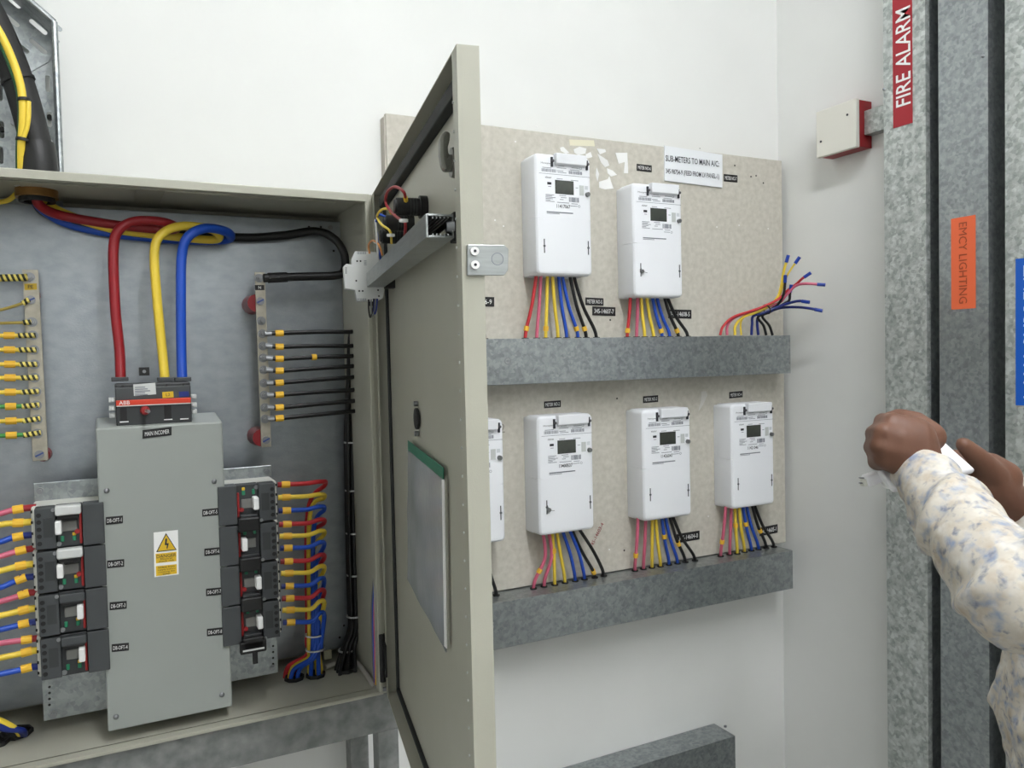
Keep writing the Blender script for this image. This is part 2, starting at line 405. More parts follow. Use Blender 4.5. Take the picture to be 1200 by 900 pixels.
lb = G().prism([swp(156, 450.5), swp(182, 448.5), swp(183, 462), swp(157, 464)], (0, -.0015, 0)).build('rating_label', lgrey, sw)
for i in range(5): G().box(swp(158, 453.5+i*2.2)-V((0, .0017, 0)), swp(170+3*(i % 3), 454.1+i*2.2)-V((0, .0016, 0))).build('print_line', ink, lb)
ly = G().prism([swp(190, 459.5), swp(203, 458.5), swp(203.5, 465.5), swp(190.5, 466.5)], (0, -.0015, 0)).build('phase_label', yell, sw)
text('lettering', 'L2', swp(196.7, 462.4)-V((0, .0017, 0)), X, Z, .005, inkd, ly)
G().prism([swp(209.5, 459), swp(221, 458.5), swp(221.5, 464.5), swp(210, 465.2)], (0, -.0015, 0)).build('phase_label', W_['navy'], sw)
for q in ((143.5, 452.5), (195, 451), (214.5, 450.3)):
    c = swp(*q); G().cyl(c, c-V((0, .0015, 0)), .002, n=8).build('hole', black, sw)
for (q0, q1) in (((140.5, 478), (149, 493.5)), ((192, 475), (201, 491))):
    G().box(swp(*q0)-V((0, .0015, 0)), swp(*q1)).build('slot', black, sw)
for q in ((145.5, 494.3), (197, 491.5), (216, 490.8)):
    c = swp(*q); G().box(c-V((.0065, .003, .0008)), c+V((.0065, 0, .0008))).build('clip', white, sw)
for sx, xx in ((-1, x0), (1, x1)):
    ge = G()
    for zz in (.25, .42, .62): ge.box((xx, YQ+.012, z0+(z1-z0)*zz-.004), (xx+sx*.010, YQ+.03, z0+(z1-z0)*zz+.004)); ge.cyl((xx+sx*.004, YQ+.012, z0+(z1-z0)*zz), (xx+sx*.004, YQ+.004, z0+(z1-z0)*zz), .003)
    ge.build('side_terminal', lgrey, sw, .001)
tt = swp(169, 436, YQ+.02); G().box(tt-V((.008, .002, .006)), tt+V((.008, .002, .008))).build('fixing_tab', black, sw)
G().cyl(tt+V((0, -.002, .001)), tt-V((0, .004, -.001)), .0028).build('tab_screw', steel, sw)
for q in (140.5, 194, 214):
    c = swp(q, 444, YQ+.028); G().box(c-V((.013, .012, .004)), c+V((.013, .012, .003))).build('lug', dgrey, sw, .001)

# ================================================================== cables in the cabinet
def cable(name, label, cat, pts, r, m, group=None, tags=(), tagm=None, n=10, per=8):
    """tags: (index position along the points, half length, radius factor, material)"""
    o = G().tube(pts, r, n, per).build(name, m, label=label, cat=cat, group=group, smooth=True, angle=60)
    for (i, hl, k, tm, nm) in tags:
        P = catmull([V(p) for p in pts], 20); j = min(len(P)-2, max(1, int(i*20)))
        d = (P[j+1]-P[j-1]).normalized()
        if hl < .014: G().tube([P[j]-d*hl, P[j]+d*hl], r*k, n, 1, False).build(nm, tm, o, smooth=True)
        else: 
            nseg = 4
            G().tube([P[j]+d*(hl*(2*s/nseg-1)) for s in range(nseg+1)], r*k, n, 2).build(nm, tm, o, smooth=True)
    return o
RM = .0082
cable('power_cable', 'thick red cable that loops over and drops to the left of the main switch', 'cable',
      [A(44, 226, -.15), A(46, 240, -.14), A(70, 252, -.11), A(125, 262, -.10), A(175, 268, -.105), A(202, 269, -.12), A(206, 266, -.145), A(190, 260, -.165), A(160, 259, -.175), A(140, 269, -.18), A(133, 292, -.18), A(135, 360, -.185), A(140, 410, -.19), A(141.5, 446, -.2)], RM, W_['dark red'], 'main supply cables', per=10)
cable('power_cable', 'thick yellow cable that loops over and drops to the middle of the main switch', 'cable',
      [A(47, 226, -.13), A(52, 236, -.12), A(75, 250, -.098), A(130, 268, -.092), A(200, 277, -.095), A(248, 281, -.11), A(257, 276, -.13), A(245, 268, -.15), A(213, 265, -.165), A(190, 274, -.175), A(181, 295, -.18), A(184, 350, -.185), A(190, 410, -.19), A(193.5, 446, -.2)], RM*.95, W_['yellow'], 'main supply cables', per=10)
cable('power_cable', 'thick blue cable that loops over and drops to the right of the main switch', 'cable',
      [A(42, 226, -.12), A(45, 240, -.11), A(75, 260, -.085), A(130, 273, -.083), A(210, 281, -.085), A(262, 281, -.1), A(270, 275, -.125), A(257, 269, -.15), A(238, 268, -.17), A(220, 278, -.18), A(213, 300, -.18), A(212, 350, -.185), A(212.5, 410, -.19), A(213.5, 446, -.2)], RM*1.05, W_['blue'], 'main supply cables', per=10)
cable('power_cable', 'thick black neutral cable that curls round to the top of the right copper bar', 'cable',
      [A(40, 226, -.14), A(55, 250, -.09), A(130, 268, -.084), A(272, 278, -.084), A(330, 276, -.086), A(370, 271, -.095), A(393, 281, -.11), A(404, 300, -.12), A(403, 318, -.125), A(392, 323, -.13), A(360, 324, -.132), A(330, 325, -.136), A(309, 326, -.138)], RM, W_['black'], 'main supply cables', ((11.2, .018, 1.2, blk2, 'shrink_sleeve'),), per=10)
cc = Zp(46, 231, zT-.008); gl = thing('cable_gland', 'brown and black cable gland in the top of the cabinet', 'cable gland', cc-V((0, 0, .02)))
G().ring((cc.x, -.14, zT-.02), Z, .032, .024, .014).build('ring', mat('brass', (150, 110, 60), .4, .6), gl, smooth=True)
G().ring((cc.x, -.14, zT-.027), Z, .027, .02, .01).build('seal', blk2, gl, smooth=True)
cable('earth_wire', 'yellow green earth wire bending out of the cabinet top at the left', 'wire', [A(24, 220, -.13), A(18, 228, -.12), A(5, 236, -.11), A(-30, 238, -.1)], .0042, W_['yellow'])

# ------------------------------------------------------------------ earth and neutral bars
def busbar(name, label, top, bot, ypl, wd, bolts, screws, n0):
    a, b = A(*top, ypl), A(*bot, ypl)
    t = thing(name, label, 'busbar', (b.x, ypl, b.z))
    d = (b-a).normalized(); e = V((wd/2, 0, 0))
    G().prism([a-e, a+e, b+e, b-e], (0, .005, 0)).build('bar', tinned, t, .0006)
    for q in bolts:
        c = A(*q, ypl); g = G().cyl(c, c-V((0, .0015, 0)), .0085); g.build('washer', steel, t, smooth=True)
        g = G().cyl(c-V((0, .0015, 0)), c-V((0, .006, 0)), .006, n=6); g.cyl(c-V((0, .006, 0)), c-V((0, .011, 0)), .003, n=8); g.build('bolt', steel, t)
    for q in screws:
        c = A(*q, ypl); g = G().cyl(c, c-V((0, .004, 0)), .0075); sc = g.build('screw_head', steel, t, smooth=True)
        G().obox(c-V((0, .0042, 0)), V((.006, 0, .003)), V((0, .0008, 0)), V((-.0006, 0, .0012))).build('screw_slot', mat('bluish_slot', (60, 80, 140), .4), sc)
    return t, a, b
pe, a, b = busbar('earth_bar', 'tinned copper earth bar with a row of bolts on the left of the plate', (35.3, 316), (47.5, 540), -.1, .0235,
    [(34.7, 325), (37.5, 377.5), (38.4, 393), (39.6, 410), (40.4, 427), (40.6, 442.5), (42, 459), (42.8, 475), (43.4, 491.5), (44, 508)], [(36.2, 351.5), (46.3, 532.5)], 0)
lbl = G().prism([A(28.5, 332.5, -.1), A(43, 332, -.1), A(43.4, 339.5, -.1), A(29, 340, -.1)], (0, -.0006, 0)).build('marking', mat('label_yellow', (206, 172, 40), .5), pe)
text('lettering', 'PE', A(36, 336, -.1)-V((0, .0008, 0)), X, Z, .006, inkd, lbl)
for (q) in ((33, 345), (47, 534)):
    c = A(*q, -.1); G().cyl(c+V((.004, .005, 0)), (c.x+.004, YP, c.z), .011, .013).build('standoff', redp2, pe, smooth=True)
nb, a, b = busbar('neutral_bar', 'tinned copper neutral bar with a row of bolts right of the main switch', (304.5, 319), (312.2, 524), -.13, .0185,
    [(303.5, 326), (306, 376), (307.3, 391), (308, 405.5), (308.3, 419.5), (309, 433.5), (309.3, 449), (309.5, 463), (310.3, 477.5), (310.5, 491)], [(304.8, 353), (311.7, 515.5)], 0)
lbl = G().prism([A(298.5, 334, -.13), A(309.5, 334, -.13), A(309.8, 340, -.13), A(299, 340, -.13)], (0, -.0006, 0)).build('marking', black, nb)
text('lettering', 'N', A(304.3, 337, -.13)-V((0, .0008, 0)), X, Z, .005, white, lbl)
for q in ((300.5, 355), (306.5, 513)):
    c = A(*q, -.125); G().cyl((c.x, -.125, c.z), (c.x, YP, c.z), .0165, .019).build('standoff', redp2, nb, smooth=True)
# earth wires
pey = [(325, 326, 'thick'), (351.5, 364, 'thin'), (377.5, 379, 'thin'), (393, 393.5, 'y'), (410, 410, 'y'), (427, 427, 'y'), (442.5, 443, 'y'), (459, 460, 'y'), (475, 477, 'g'), (491.5, 494, 'y'), (508, 511, 'g')]
for i, (y0, y1, k) in enumerate(pey):
    xs = 35+(y0-325)*.05
    pts = [A(xs-3, y0, -.108), A(xs-13, y0+(y1-y0)*.4, -.11), A(-4, y1, -.112), A(-40, y1+3, -.115), A(-75, y1+60, -.11), A(-85, 640, -.1)]
    nm = ORD[i]+' from the top'
    if k == 'thick': cable('earth_wire', 'thick black and yellow earth wire at the top bolt of the earth bar', 'wire', pts, .0062, gy, 'earth wires on the left bar')
    elif k == 'thin': cable('earth_wire', 'thin yellow green earth wire, %s on the earth bar' % nm, 'wire', pts, .0026, mat('dull_yellow', (170, 150, 70), .5), 'earth wires on the left bar', ((.4, .006, 1.7, gy, 'sleeve'),))
    else: cable('earth_wire', '%s earth wire with striped sleeve and ferrule, %s on the earth bar' % ('yellow' if k == 'y' else 'green', nm), 'wire', pts, .0036, W_['yellow'] if k == 'y' else W_['green'], 'earth wires on the left bar',
               ((.55, .013, 1.25, gy, 'striped_sleeve'), (1.55, .008, 1.7, fer, 'ferrule'), (.12, .005, 1.1, steel, 'lug')))
# neutral wires
ny = [(391, 390, 387.5), (405.5, 406, 404), (419.5, 420, 416), (433.5, 434, 428), (449, 448, 441), (463, 462, 456), (477.5, 477, 469), (491, 489.5, 481)]
gN = Zp(405, 786, zB+.007)
for i, (y0, y1, y2) in enumerate(ny):
    ox, oy = (i % 3-1)*.0088, (i//3-1)*.0088
    xs = 307+i*.5
    bun = [V((A(q[0], q[1], -.1).x+ox, -.1+oy, A(q[0], q[1], -.1).z)) for q in ((412, 560), (415, 700), (416, 735), (409, 757))]
    s0 = A(413, y2+17, -.1); s0 = V((s0.x+ox, -.1+oy, s0.z))
    pts = [A(xs+6, y0, -.138), A(330, y1+.4, -.14), A(370, y1-(y1-y2)*.4, -.14), A(408, y2+1.5, -.138), A(416.5+i*.4, y2+2, -.125), s0]+bun+[gN+V((ox*1.7, oy*1.7, 0)), gN+V((ox*1.7, oy*1.7, -.02))]
    tg = [(.9, .0075, 1.45, fer, 'ferrule'), (.1, .006, 1.2, steel, 'lug')]
    if i == 2: tg.append((1.97, .0045, 1.4, fer, 'ferrule'))
    cable('neutral_wire', 'black neutral wire with yellow ferrule, %s from the top of the neutral bar' % ORD[i], 'wire', pts, .0043, W_['black'], 'black neutral wires', tg)
for i, (q, rr) in enumerate((((413.2, 518), .0165), ((414.5, 574), .0165), ((415.5, 624), .0165), ((416.5, 673), .0165), ((416, 721), .0165), ((407, 761), .0175))):
    c = A(*q, -.1); G().ring(c-V((0, 0, .0015)), Z, rr+.0012, rr-.0015, .003, 14).build('cable_tie', lgrey, label='white cable tie round the black wire bundle, %s from the top' % ORD[i], cat='cable tie', group='ties on the black bundle', smooth=True)

# ================================================================== moulded case breakers
def breaker(x_in, x_out, z0, z1, k, label, flap, tog):
    """x_in: cover side, x_out: outgoing side; tog: toggle position 0..1 from the outgoing side"""
    s = 1 if x_in > x_out else -1
    Wd = abs(x_in-x_out); Hh = z1-z0
    t = thing('moulded_case_breaker', label, 'circuit breaker', ((x_in+x_out)/2, YS, z0), 'outgoing breakers beside the grey cover')
    def bx(u0, u1, v0, v1, y0, y1, nm, m, par=t, bev=.0012): return G().box((x_out+s*u0*Wd, y0, z0+v0*Hh), (x_out+s*u1*Wd, y1, z0+v1*Hh)).build(nm, m, par, bev)
    yf = -.254
    bs = bx(0, .98, .015, .985, YS, yf+.022, 'base', offw, bev=.003)
    for v in (.12, .37, .63, .88): bx(-.004, .02, v-.03, v+.03, yf+.024, yf+.0205, 'slot', black, bs, 0)
    c1 = bx(.06, .335, .03, .985, yf+.03, yf, 'terminal_cover', dgrey)
    for v in (.17, .34, .5, .67, .83):
        c = V((x_out+s*.115*Wd, yf, z0+v*Hh)); G().cyl(c+V((0, .001, 0)), c-V((0, .0004, 0)), .0036, n=12).build('screw_hole', black, c1)
    bx(.17, .3, .3, .75, yf+.001, yf-.0005, 'embossed_panel', dgrey2, c1, 0)
    bx(.70, 1.0, .02, 1.0, yf+.03, yf-.001, 'terminal_cover', dgrey)
    ce = bx(.335, .70, .01, .99, yf+.03, yf+.009, 'center_body', dgrey2)
    bx(.65, .69, .06, .8, yf+.02, yf+.006, 'red_strip', redp)
    c = V((x_out+s*.62*Wd, yf+.006, z0+.36*Hh)); G().cyl(c+V((0, .004, 0)), c-V((0, .003, 0)), .0036).build('trip_button', redp, t, smooth=True)
    bx(.40, .62, .38, .62, yf+.012, yf+.007, 'toggle_well', mat('grey_well', (120, 120, 116), .5), ce)
    u = .36+.26*tog; tg_ = bx(u-.045, u+.045, .36, .68, yf+.01, yf-.012, 'toggle', white, t, .002)
    v0 = .14 if k < 4 else .72
    bx(.39, .44, v0, v0+.14, yf+.01, yf+.0075, 'status_window', green)
    bx(.55, .605, v0, v0+.12, yf+.01, yf+.0075, 'status_window', green); bx(.55, .605, v0+.12, v0+.2, yf+.01, yf+.0075, 'status_window', yell)
    c = V((x_out+s*.365*Wd, yf+.009, z0+(.1 if k < 4 else .9)*Hh)); G().cyl(c, c-V((0, .003, 0)), .0038).build('screw', steel, t, smooth=True)
    c = V((x_out+s*.31*Wd, yf, z0+(.93 if k < 4 else .06)*Hh)); G().cyl(c, c-V((0, .002, 0)), .003, n=10).build('screw', steel, t)
    if flap == 'grey': 
        fl = bx(.335, .69, .8, 1.03, yf+.006, yf-.012, 'lock_flap', lgrey, t, .003); bx(.36, .66, .7, .8, yf+.006, yf-.006, 'flap_hinge', black)
    elif flap == 'dark':
        fl = bx(.34, .69, .76, .97, yf+.006, yf-.004, 'lock_flap', dgrey, t, .002); bx(.36, .66, .7, .77, yf+.006, yf-.003, 'flap_hinge', black)
    elif flap == 'black':
        fl = bx(.35, .70, -.16, .2, yf+.006, yf-.014, 'lock_flap', black, t, .003); bx(.38, .66, .1, .26, yf+.006, yf-.008, 'flap_hinge', dgrey2)
    return t
xi, xo = A(124.2, 660, -.254).x, A(34.6, 600, -.254).x
xo = A(39.5, 690, -.24).x
zt, zb_ = A(80, 592, -.254).z, A(80, 794.5, -.254).z
ph = (zt-zb_)/4
labs = ['top breaker left of the grey cover with a light grey lock flap', 'second breaker from the top left of the grey cover with framed grey flap', 'third breaker from the top left of the grey cover with dark flap', 'bottom breaker left of the grey cover with dark flap']
BL = []
for k in range(4):
    BL.append((zt-(k+1)*ph, zt-k*ph)); breaker(xi, xo, zt-(k+1)*ph+.0006, zt-k*ph-.0006, k, labs[k], 'grey' if k < 2 else 'dark', .05 if k < 2 else 1.0)
xi2 = A(257.5, 640, -.254).x; xo2 = A(329, 640, -.254).x
zt2, zb2 = A(262, 570, -.254).z, A(262, 759.5, -.254).z
ph2 = (zt2-zb2)/4
labs = ['top breaker right of the grey cover above three others', 'second breaker from the top right of the grey cover', 'third breaker from the top right of the grey cover', 'bottom breaker right of the grey cover with black lock hanging below']
BR = []
for k in range(4):
    BR.append((zt2-(k+1)*ph2, zt2-k*ph2)); o = breaker(xi2, xo2, zt2-(k+1)*ph2+.0006, zt2-k*ph2-.0006, 4+k, labs[k], 'black', (.15, .95, .15, .15)[k])
c = A(299, 768, -.262); G().box(c-V((.004, .003, .014)), c+V((.004, .003, .014))).build('lock_hasp', black, o)
c = A(298, 758, -.262); G().box(c-V((.024, .006, .009)), c+V((.02, .006, .012))).build('lock_body', black, o, .002); G().box(c-V((.02, .0064, .004)), c+V((.016, -.002, -.001))).build('lock_window', lgrey, o)
# wires on the left breakers
lw = [('pink', 595, 602), ('yellow', 611.5, 615), ('blue', 627, 635), ('pink', 643, 652), ('yellow', 661, 669), ('blue', 676, 688.5), ('pink', 694, 705), ('yellow', 713, 721.5), ('blue', 729, 738), ('pink', 748, 754), ('yellow', 762, 771), ('blue', 781, 790)]
for i, (c, y0, y1) in enumerate(lw):
    k = i//3
    x0 = 34+k*3.2
    pts = [A(x0+4, y0-.3, -.215), A(x0-8, y0+1, -.215), A(x0-22, y0+(y1-y0)*.5, -.216), A(0, y1, -.22), A(-30, y1+6, -.22), A(-70, y1+40, -.21), A(-85, 850, -.17)]
    cable('breaker_wire', '%s wire with yellow ferrule, %s from the top beside the left breakers' % (c, ORD[i]), 'wire', pts, .0046 if c != 'yellow' else .0048, W_[c], 'wires on the left breakers',
          ((1.35, .0075, 1.45, fer, 'ferrule'), (.6, .0135, 1.15, {'pink': W_['dark red'], 'yellow': W_['yellow'], 'blue': W_['navy']}[c], 'sleeve')))
# wires on the right breakers
rw = [('red', 567), ('yellow', 582), ('blue', 597.5), ('red', 613.5), ('yellow', 627.5), ('blue', 641.5), ('red', 657), ('yellow', 671), ('blue', 686), ('red', 700.5), ('yellow', 714), ('blue', 728.5)]
g1, g2 = Zp(345, 795.5, zB+.007), Zp(370, 792, zB+.007)
for i, (c, y0) in enumerate(rw):
    xs = 327+i*.55; ye = y0-3-(i*.7 if i > 1 else 0); left = i % 3 == 0 or i in (4, 5, 11)
    ox, oy = (i//3-1.5)*.0062, {'red': .014, 'yellow': .003, 'blue': -.008}[c]
    rx = 381 if i else 382
    bp = [V((A(q[0]-(5 if c == 'red' else 4 if c == 'yellow' else 1), q[1], -.15).x+ox*.8, -.15+oy, A(q[0], q[1], -.15).z)) for q in ((372, max(y0+22, 600)), (371.5, max(y0+30, 730)), (371, 752))]
    gg = g1 if left else g2
    end = [gg+V((ox*1.2, oy*1.2, .012)), gg+V((ox*1.2-(.012 if left else 0), oy*1.2, -.02))]
    if left: end = [A(364, 770, -.15)+V((ox*.5, oy, 0)), gg+V((ox, oy, .02)), gg+V((ox-.008, oy, -.02))]
    pts = [A(xs+1, y0+1, -.205), A(xs+14, y0+.5, -.206), A(xs+32, y0-.5, -.205), A(rx-6, ye+.5, -.2), A(rx-1, ye+4, -.18)]+bp+end
    cable('breaker_wire', '%s wire with yellow ferrule, %s from the top beside the right breakers' % (c, ORD[i]), 'wire', pts, .0043, W_[c], 'wires on the right breakers', ((.55, .0075, 1.45, fer, 'ferrule'), (.1, .006, 1.15, {'red': W_['dark red'], 'yellow': W_['yellow'], 'blue': W_['navy']}[c], 'sleeve')))
for i, q in enumerate(((370, 743), (370.5, 760))):
    c = A(*q, -.15); G().ring(c-V((.002, 0, .0015)), Z, .0185, .0165, .003, 14).build('cable_tie', lgrey, label='white cable tie round the blue wire bundle, %s one' % ('upper', 'lower')[i], cat='cable tie', group='ties on the blue bundle', smooth=True)
for (q, lab) in (((345, 796), 'left of three black floor bushings right of the cover'), ((370, 792.5), 'middle of three black floor bushings right of the cover'), ((405.5, 786.5), 'right of three black floor bushings right of the cover'), ((19, 861), 'large black floor bushing in the left corner of the cabinet'), ((-8, 872), 'black floor bushing at the left edge of the photo')):
    c = Zp(*q, zB+.007); t = thing('floor_bushing', lab, 'cable bushing', c, 'black cable bushings in the cabinet floor')
    rb_ = .0195 if q[0] > 100 else .026; G().ring(c, Z, rb_, rb_-.004, .007, 8).build('nut', blk2, t, .001); G().cyl(c+V((0, 0, .0002)), c+V((0, 0, .0012)), rb_-.004).build('throat', black, t)
for i, c in enumerate(('yellow', 'navy', 'navy')):
    cable('breaker_wire', ('yellow', 'upper dark blue', 'lower dark blue')[i]+' wire dropping into the large bushing in the left corner', 'wire', [A(-60, 800, -.2), A(-30, 832+i*4, -.19), A(4, 846+i*3+(2 if i else 0), -.18), A(20+i*3, 856, -.17), Zp(24+i*3, 864, zB-.0)], .0048, W_[c], 'wires dropping into the left corner')
# grey conduit and loose control wires in the right corner
cable('control_conduit', 'grey flexible conduit along the cabinet floor to the right corner', 'conduit', [Zp(381, 782, zB+.013), Zp(395, 777, zB+.013), Zp(413, 775, zB+.013), Zp(422, 781, zB+.013), Zp(431, 793, zB+.013), B(439, 806, xR-.009)], .0052, mat('conduit_grey', (176, 172, 164), .5))
for i, c in enumerate(('grey', 'blue', 'pink', 'yellow')):
    cable('control_wire', '%s thin control wire standing in the right corner of the cabinet' % c, 'wire', [B(439+i*.5, 806, xR-.006), B(437+i*1.3, 770, xR-.006), B(435.5+i*1.5, 720, xR-.006), B(437+i*1.2, 690, xR-.006), B(440, 660-i*3, xR-.006)], .0018, W_[c], 'control wires in the right corner')
c = A(384, 767, -.075); G().box(c-V((.008, .004, .009)), c+V((.008, .004, .009))).build('cable_clip_base', mat('clip', (190, 188, 160), .5), label='small square cream cable clip low on the back plate', cat='clip', bevel=.002)

# ================================================================== cabinet door (opened about 80 degrees)
dv = ray(327, 426); dv.z = 0; dv.normalize(); DU = -dv                       # hinge -> free edge
DW = V((-DU.y, DU.x, 0)); 
if DW.x > 0: DW = -DW                                                        # towards the inner (left) side
hinge = V((A(441, 228, YF).x+.012, YF-.004, 0))
TH = .0205
def dpt(u, w, z): return V((hinge.x, hinge.y, 0))+DU*u+DW*w+V((0, 0, z))
def duv(px, py, w=0):     # pixel -> (u, z) on the door plane at offset w
    p = onplane(px, py, dpt(0, w, 0), DW); return (p-dpt(0, w, 0)).dot(DU), p.z
LD = duv(541, 300, TH)[0]
dz0, dz1 = zB+.002, zT-.001
door = bpy.data.objects.new('door', bpy.data.meshes.new('door')); bpy.data.objects.remove(door)
def dbox(u0, u1, w0, w1, z0, z1, nm, m, par, bev=.001):
    c = dpt((u0+u1)/2, (w0+w1)/2, (z0+z1)/2)
    return G().obox(c, DU*abs(u1-u0)/2, DW*abs(w1-w0)/2, Z*abs(z1-z0)/2).build(nm, m, par, bev)
g = G()
def ob(u0, u1, w0, w1, z0, z1): g.obox(dpt((u0+u1)/2, (w0+w1)/2, (z0+z1)/2), DU*abs(u1-u0)/2, DW*abs(w1-w0)/2, Z*abs(z1-z0)/2)
ob(0, LD, -.002, 0, dz0, dz1)
ob(0, LD, 0, TH, dz1-.0015, dz1); ob(0, LD, 0, TH, dz0, dz0+.0015)
ob(LD-.0015, LD, 0, TH, dz0+.0015, dz1-.0015); ob(0, .0015, 0, TH, dz0+.0015, dz1-.0015)
ob(LD-.022, LD-.0015, TH-.0015, TH, dz0+.0015, dz1-.0015); ob(.0015, .02, TH-.0015, TH, dz0+.0015, dz1-.0015)
door = g.build('door', coat_, cab, label='beige steel door swung open')
gk = mat('gasket_foam', (40, 42, 42), .7)
g = G(); ob(.03, LD-.03, 0, .012, dz1-.03, dz1-.012); ob(.03, LD-.03, 0, .006, dz0+.012, dz0+.02); ob(.03, .036, 0, .006, dz0+.02, dz1-.03); ob(LD-.045, LD-.03, 0, .008, dz0+.02, dz1-.03)
g.build('gasket', gk, door, .002)
g = G()
for i in range(30):
    z = dz0+.05+i*(dz1-dz0-.1)/29
    g.cyl(dpt(LD-.019, TH, z), dpt(LD-.019, TH+.0012, z), .0014, n=6)
g.build('rivet_row', lgrey, door, kind='stuff')
for z in (zB+.07, zT-.16):
    g = G(); g.cyl(dpt(.0, TH+.006, z-.045), dpt(.0, TH+.006, z+.045), .006, n=12); ob(.0, .022, TH, TH+.004, z-.03, z+.03); g.build('hinge', blk2, door, smooth=True)
    p = dpt(.012, TH+.002, z-.055); G().cyl(p, p+DW*.006, .004).build('hinge_screw', steel, door, smooth=True)
G().box((xR-.001, YF+.002, dz0), (hinge.x+.006, YF+.008, dz1)).build('hinge_flange', coat_, cab)
dbox(-.0125, -.0005, -.002, .012, dz0, dz1, 'hinge_strip', coat_, door)
# hook latch near the free edge
pu, _ = duv(533, 190, 0.0)
lp = lambda px, py: onplane(px, py, dpt(pu, 0, 0), DU)
lt = mat('latch_grey', (120, 120, 112), .4, .5)
g = G(); g.prism([lp(513, 164), lp(518, 157), lp(525, 159), lp(524, 168), lp(522, 176), lp(523, 186), lp(532, 182), lp(540, 180), lp(540, 204), lp(531, 202), lp(518, 203), lp(515, 196), lp(513, 184)], DU*.016); latch = g.build('latch_hook', lt, door, .003)
g = G(); c = lp(539, 193); g.cyl(c+DU*.008+DW*.012, c+DU*.008-DW*.01, .016, .02, 16); g.build('latch_boss', lt, door, smooth=True)
# hasp plate on the free edge
ep = lambda px, py: onplane(px, py, dpt(LD+.0005, 0, 0), DU)
hp = [ep(547, 287), ep(590, 287.5), ep(595, 292), ep(594.5, 317), ep(590, 323), ep(547, 323)]
hs = G().prism(hp, DU*.003).build('hasp_plate', alum, door, .0006)
for q in ((555, 295), (555.5, 311)):
    c = ep(*q)+DU*.003; G().cyl(c, c+DU*.003, .0042).build('rivet', white, hs, smooth=True); G().cyl(c+DU*.003, c+DU*.0034, .0015, n=8).build('rivet_core', inkd, hs)
c = ep(582, 304)+DU*.003; G().ring(c, DU, .0062, .0056, .0003).build('hole_edge', ink, hs)
# oval black keyhole plate
u0, z0 = duv(490.5, 478, 0); u1, z1 = duv(491, 503, 0)
g = G(); n = 18; uc, zc = (u0+u1)/2, (z0+z1)/2
g.prism([dpt(uc+.02*cos(2*pi*i/n), .001, zc+.016*sin(2*pi*i/n)) for i in range(n)], DW*.004); kp = g.build('keyhole_plate', black, door, .0008)
for dz in (-.022, .022): p = dpt(uc, .001, zc+dz); G().cyl(p, p+DW*.006, .004).build('plate_screw', steel, door, smooth=True)
# film pouch
ps = [duv(478.5, 517, .001), duv(520, 549, .001), duv(523.5, 765, .001), duv(478, 679, .001)]
pts2 = [(ps[0]), ps[1], ps[2], ps[3]]
po = thing('document_pouch', 'clear plastic document pouch with green top strip taped inside the door', 'pouch', dpt(ps[3][0], .001, ps[2][1]))
N = 12; g = G(); vs = []
for i in range(N+1):
    for j in range(N+1):
        s, t = i/N, j/N
        ua = ps[0][0]*(1-s)+ps[1][0]*s; ub = ps[3][0]*(1-s)+ps[2][0]*s; za = ps[0][1]*(1-s)+ps[1][1]*s; zb = ps[3][1]*(1-s)+ps[2][1]*s
        bul = .002+.005*sin(pi*s)*sin(pi*t)**.5+.002*noise.noise(V((s*4, t*5, 1)))
        vs.append(dpt(ua*(1-t)+ub*t, bul, za*(1-t)+zb*t))
g.add(vs, [(i*(N+1)+j, i*(N+1)+j+1, (i+1)*(N+1)+j+1, (i+1)*(N+1)+j) for i in range(N) for j in range(N)])
nf = len(g.v); g.add([p-DW*.0012 for p in vs], [(i*(N+1)+j, (i+1)*(N+1)+j, (i+1)*(N+1)+j+1, i*(N+1)+j+1) for i in range(N) for j in range(N)])
g.build('sleeve', clear, po, smooth=True)
q = [duv(478.5, 516, .006), duv(520, 548, .006), duv(520, 562, .006), duv(478.5, 527, .006)]
st_ = G().prism([dpt(u, .006, z) for u, z in q], DW*.001).build('top_strip', film_green, po)
q = [duv(518.5, 562, .006), duv(521, 562, .006), duv(524, 760, .006), duv(521.5, 757, .006)]
G().prism([dpt(u, .006, z) for u, z in q], DW*.001).build('side_seam', white, po)

# ------------------------------------------------------------------ rail, relay and lamps inside the door
RW = .046; R0 = .018
un, zn = duv(499, 265, RW); uf, zf = duv(429.5, 323, RW)
zr0, zr1 = duv(499, 278.5, RW)[1], duv(499, 250, RW)[1]
rl = thing('mounting_rail', 'hollow aluminium rail along the inside of the open door', 'rail', dpt((un+uf)/2, RW/2, zr0))
g = G(); th = .0022
ob(uf, un, RW-th, RW, zr0, zr1); ob(uf, un, R0, RW-th, zr0, zr0+th); ob(uf, un, R0, RW-th, zr1-th, zr1); 
g.build('channel', alum, rl, .0006)
g = G()
for k in range(5): ob(uf, un-.001, R0+.004+k*.004, R0+.0052+k*.004, zr0+th, zr0+th+.0022); ob(uf, un-.001, R0+.004+k*.004, R0+.0052+k*.004, zr1-th-.0022, zr1-th)
ob(uf, un, R0-.001, R0+.0005, zr0, zr0+.009); ob(uf, un, R0-.001, R0+.0005, zr1-.009, zr1); g.build('inner_ribs', alum, rl)
g = G(); ob(un-.02, un+.0, 0.0, R0-.001, zr0-.003, zr1+.003); g.build('bracket', blk2, rl, .001)
c = dpt(un-.006, R0-.002, (zr0+zr1)/2); G().cyl(c, c+DW*.008, .008, .006).build('bracket_screw', steel, rl, smooth=True)
g = G(); ob(uf, uf+.02, 0, R0-.001, zr0-.003, zr1+.003); g.build('bracket', blk2, rl, .001)
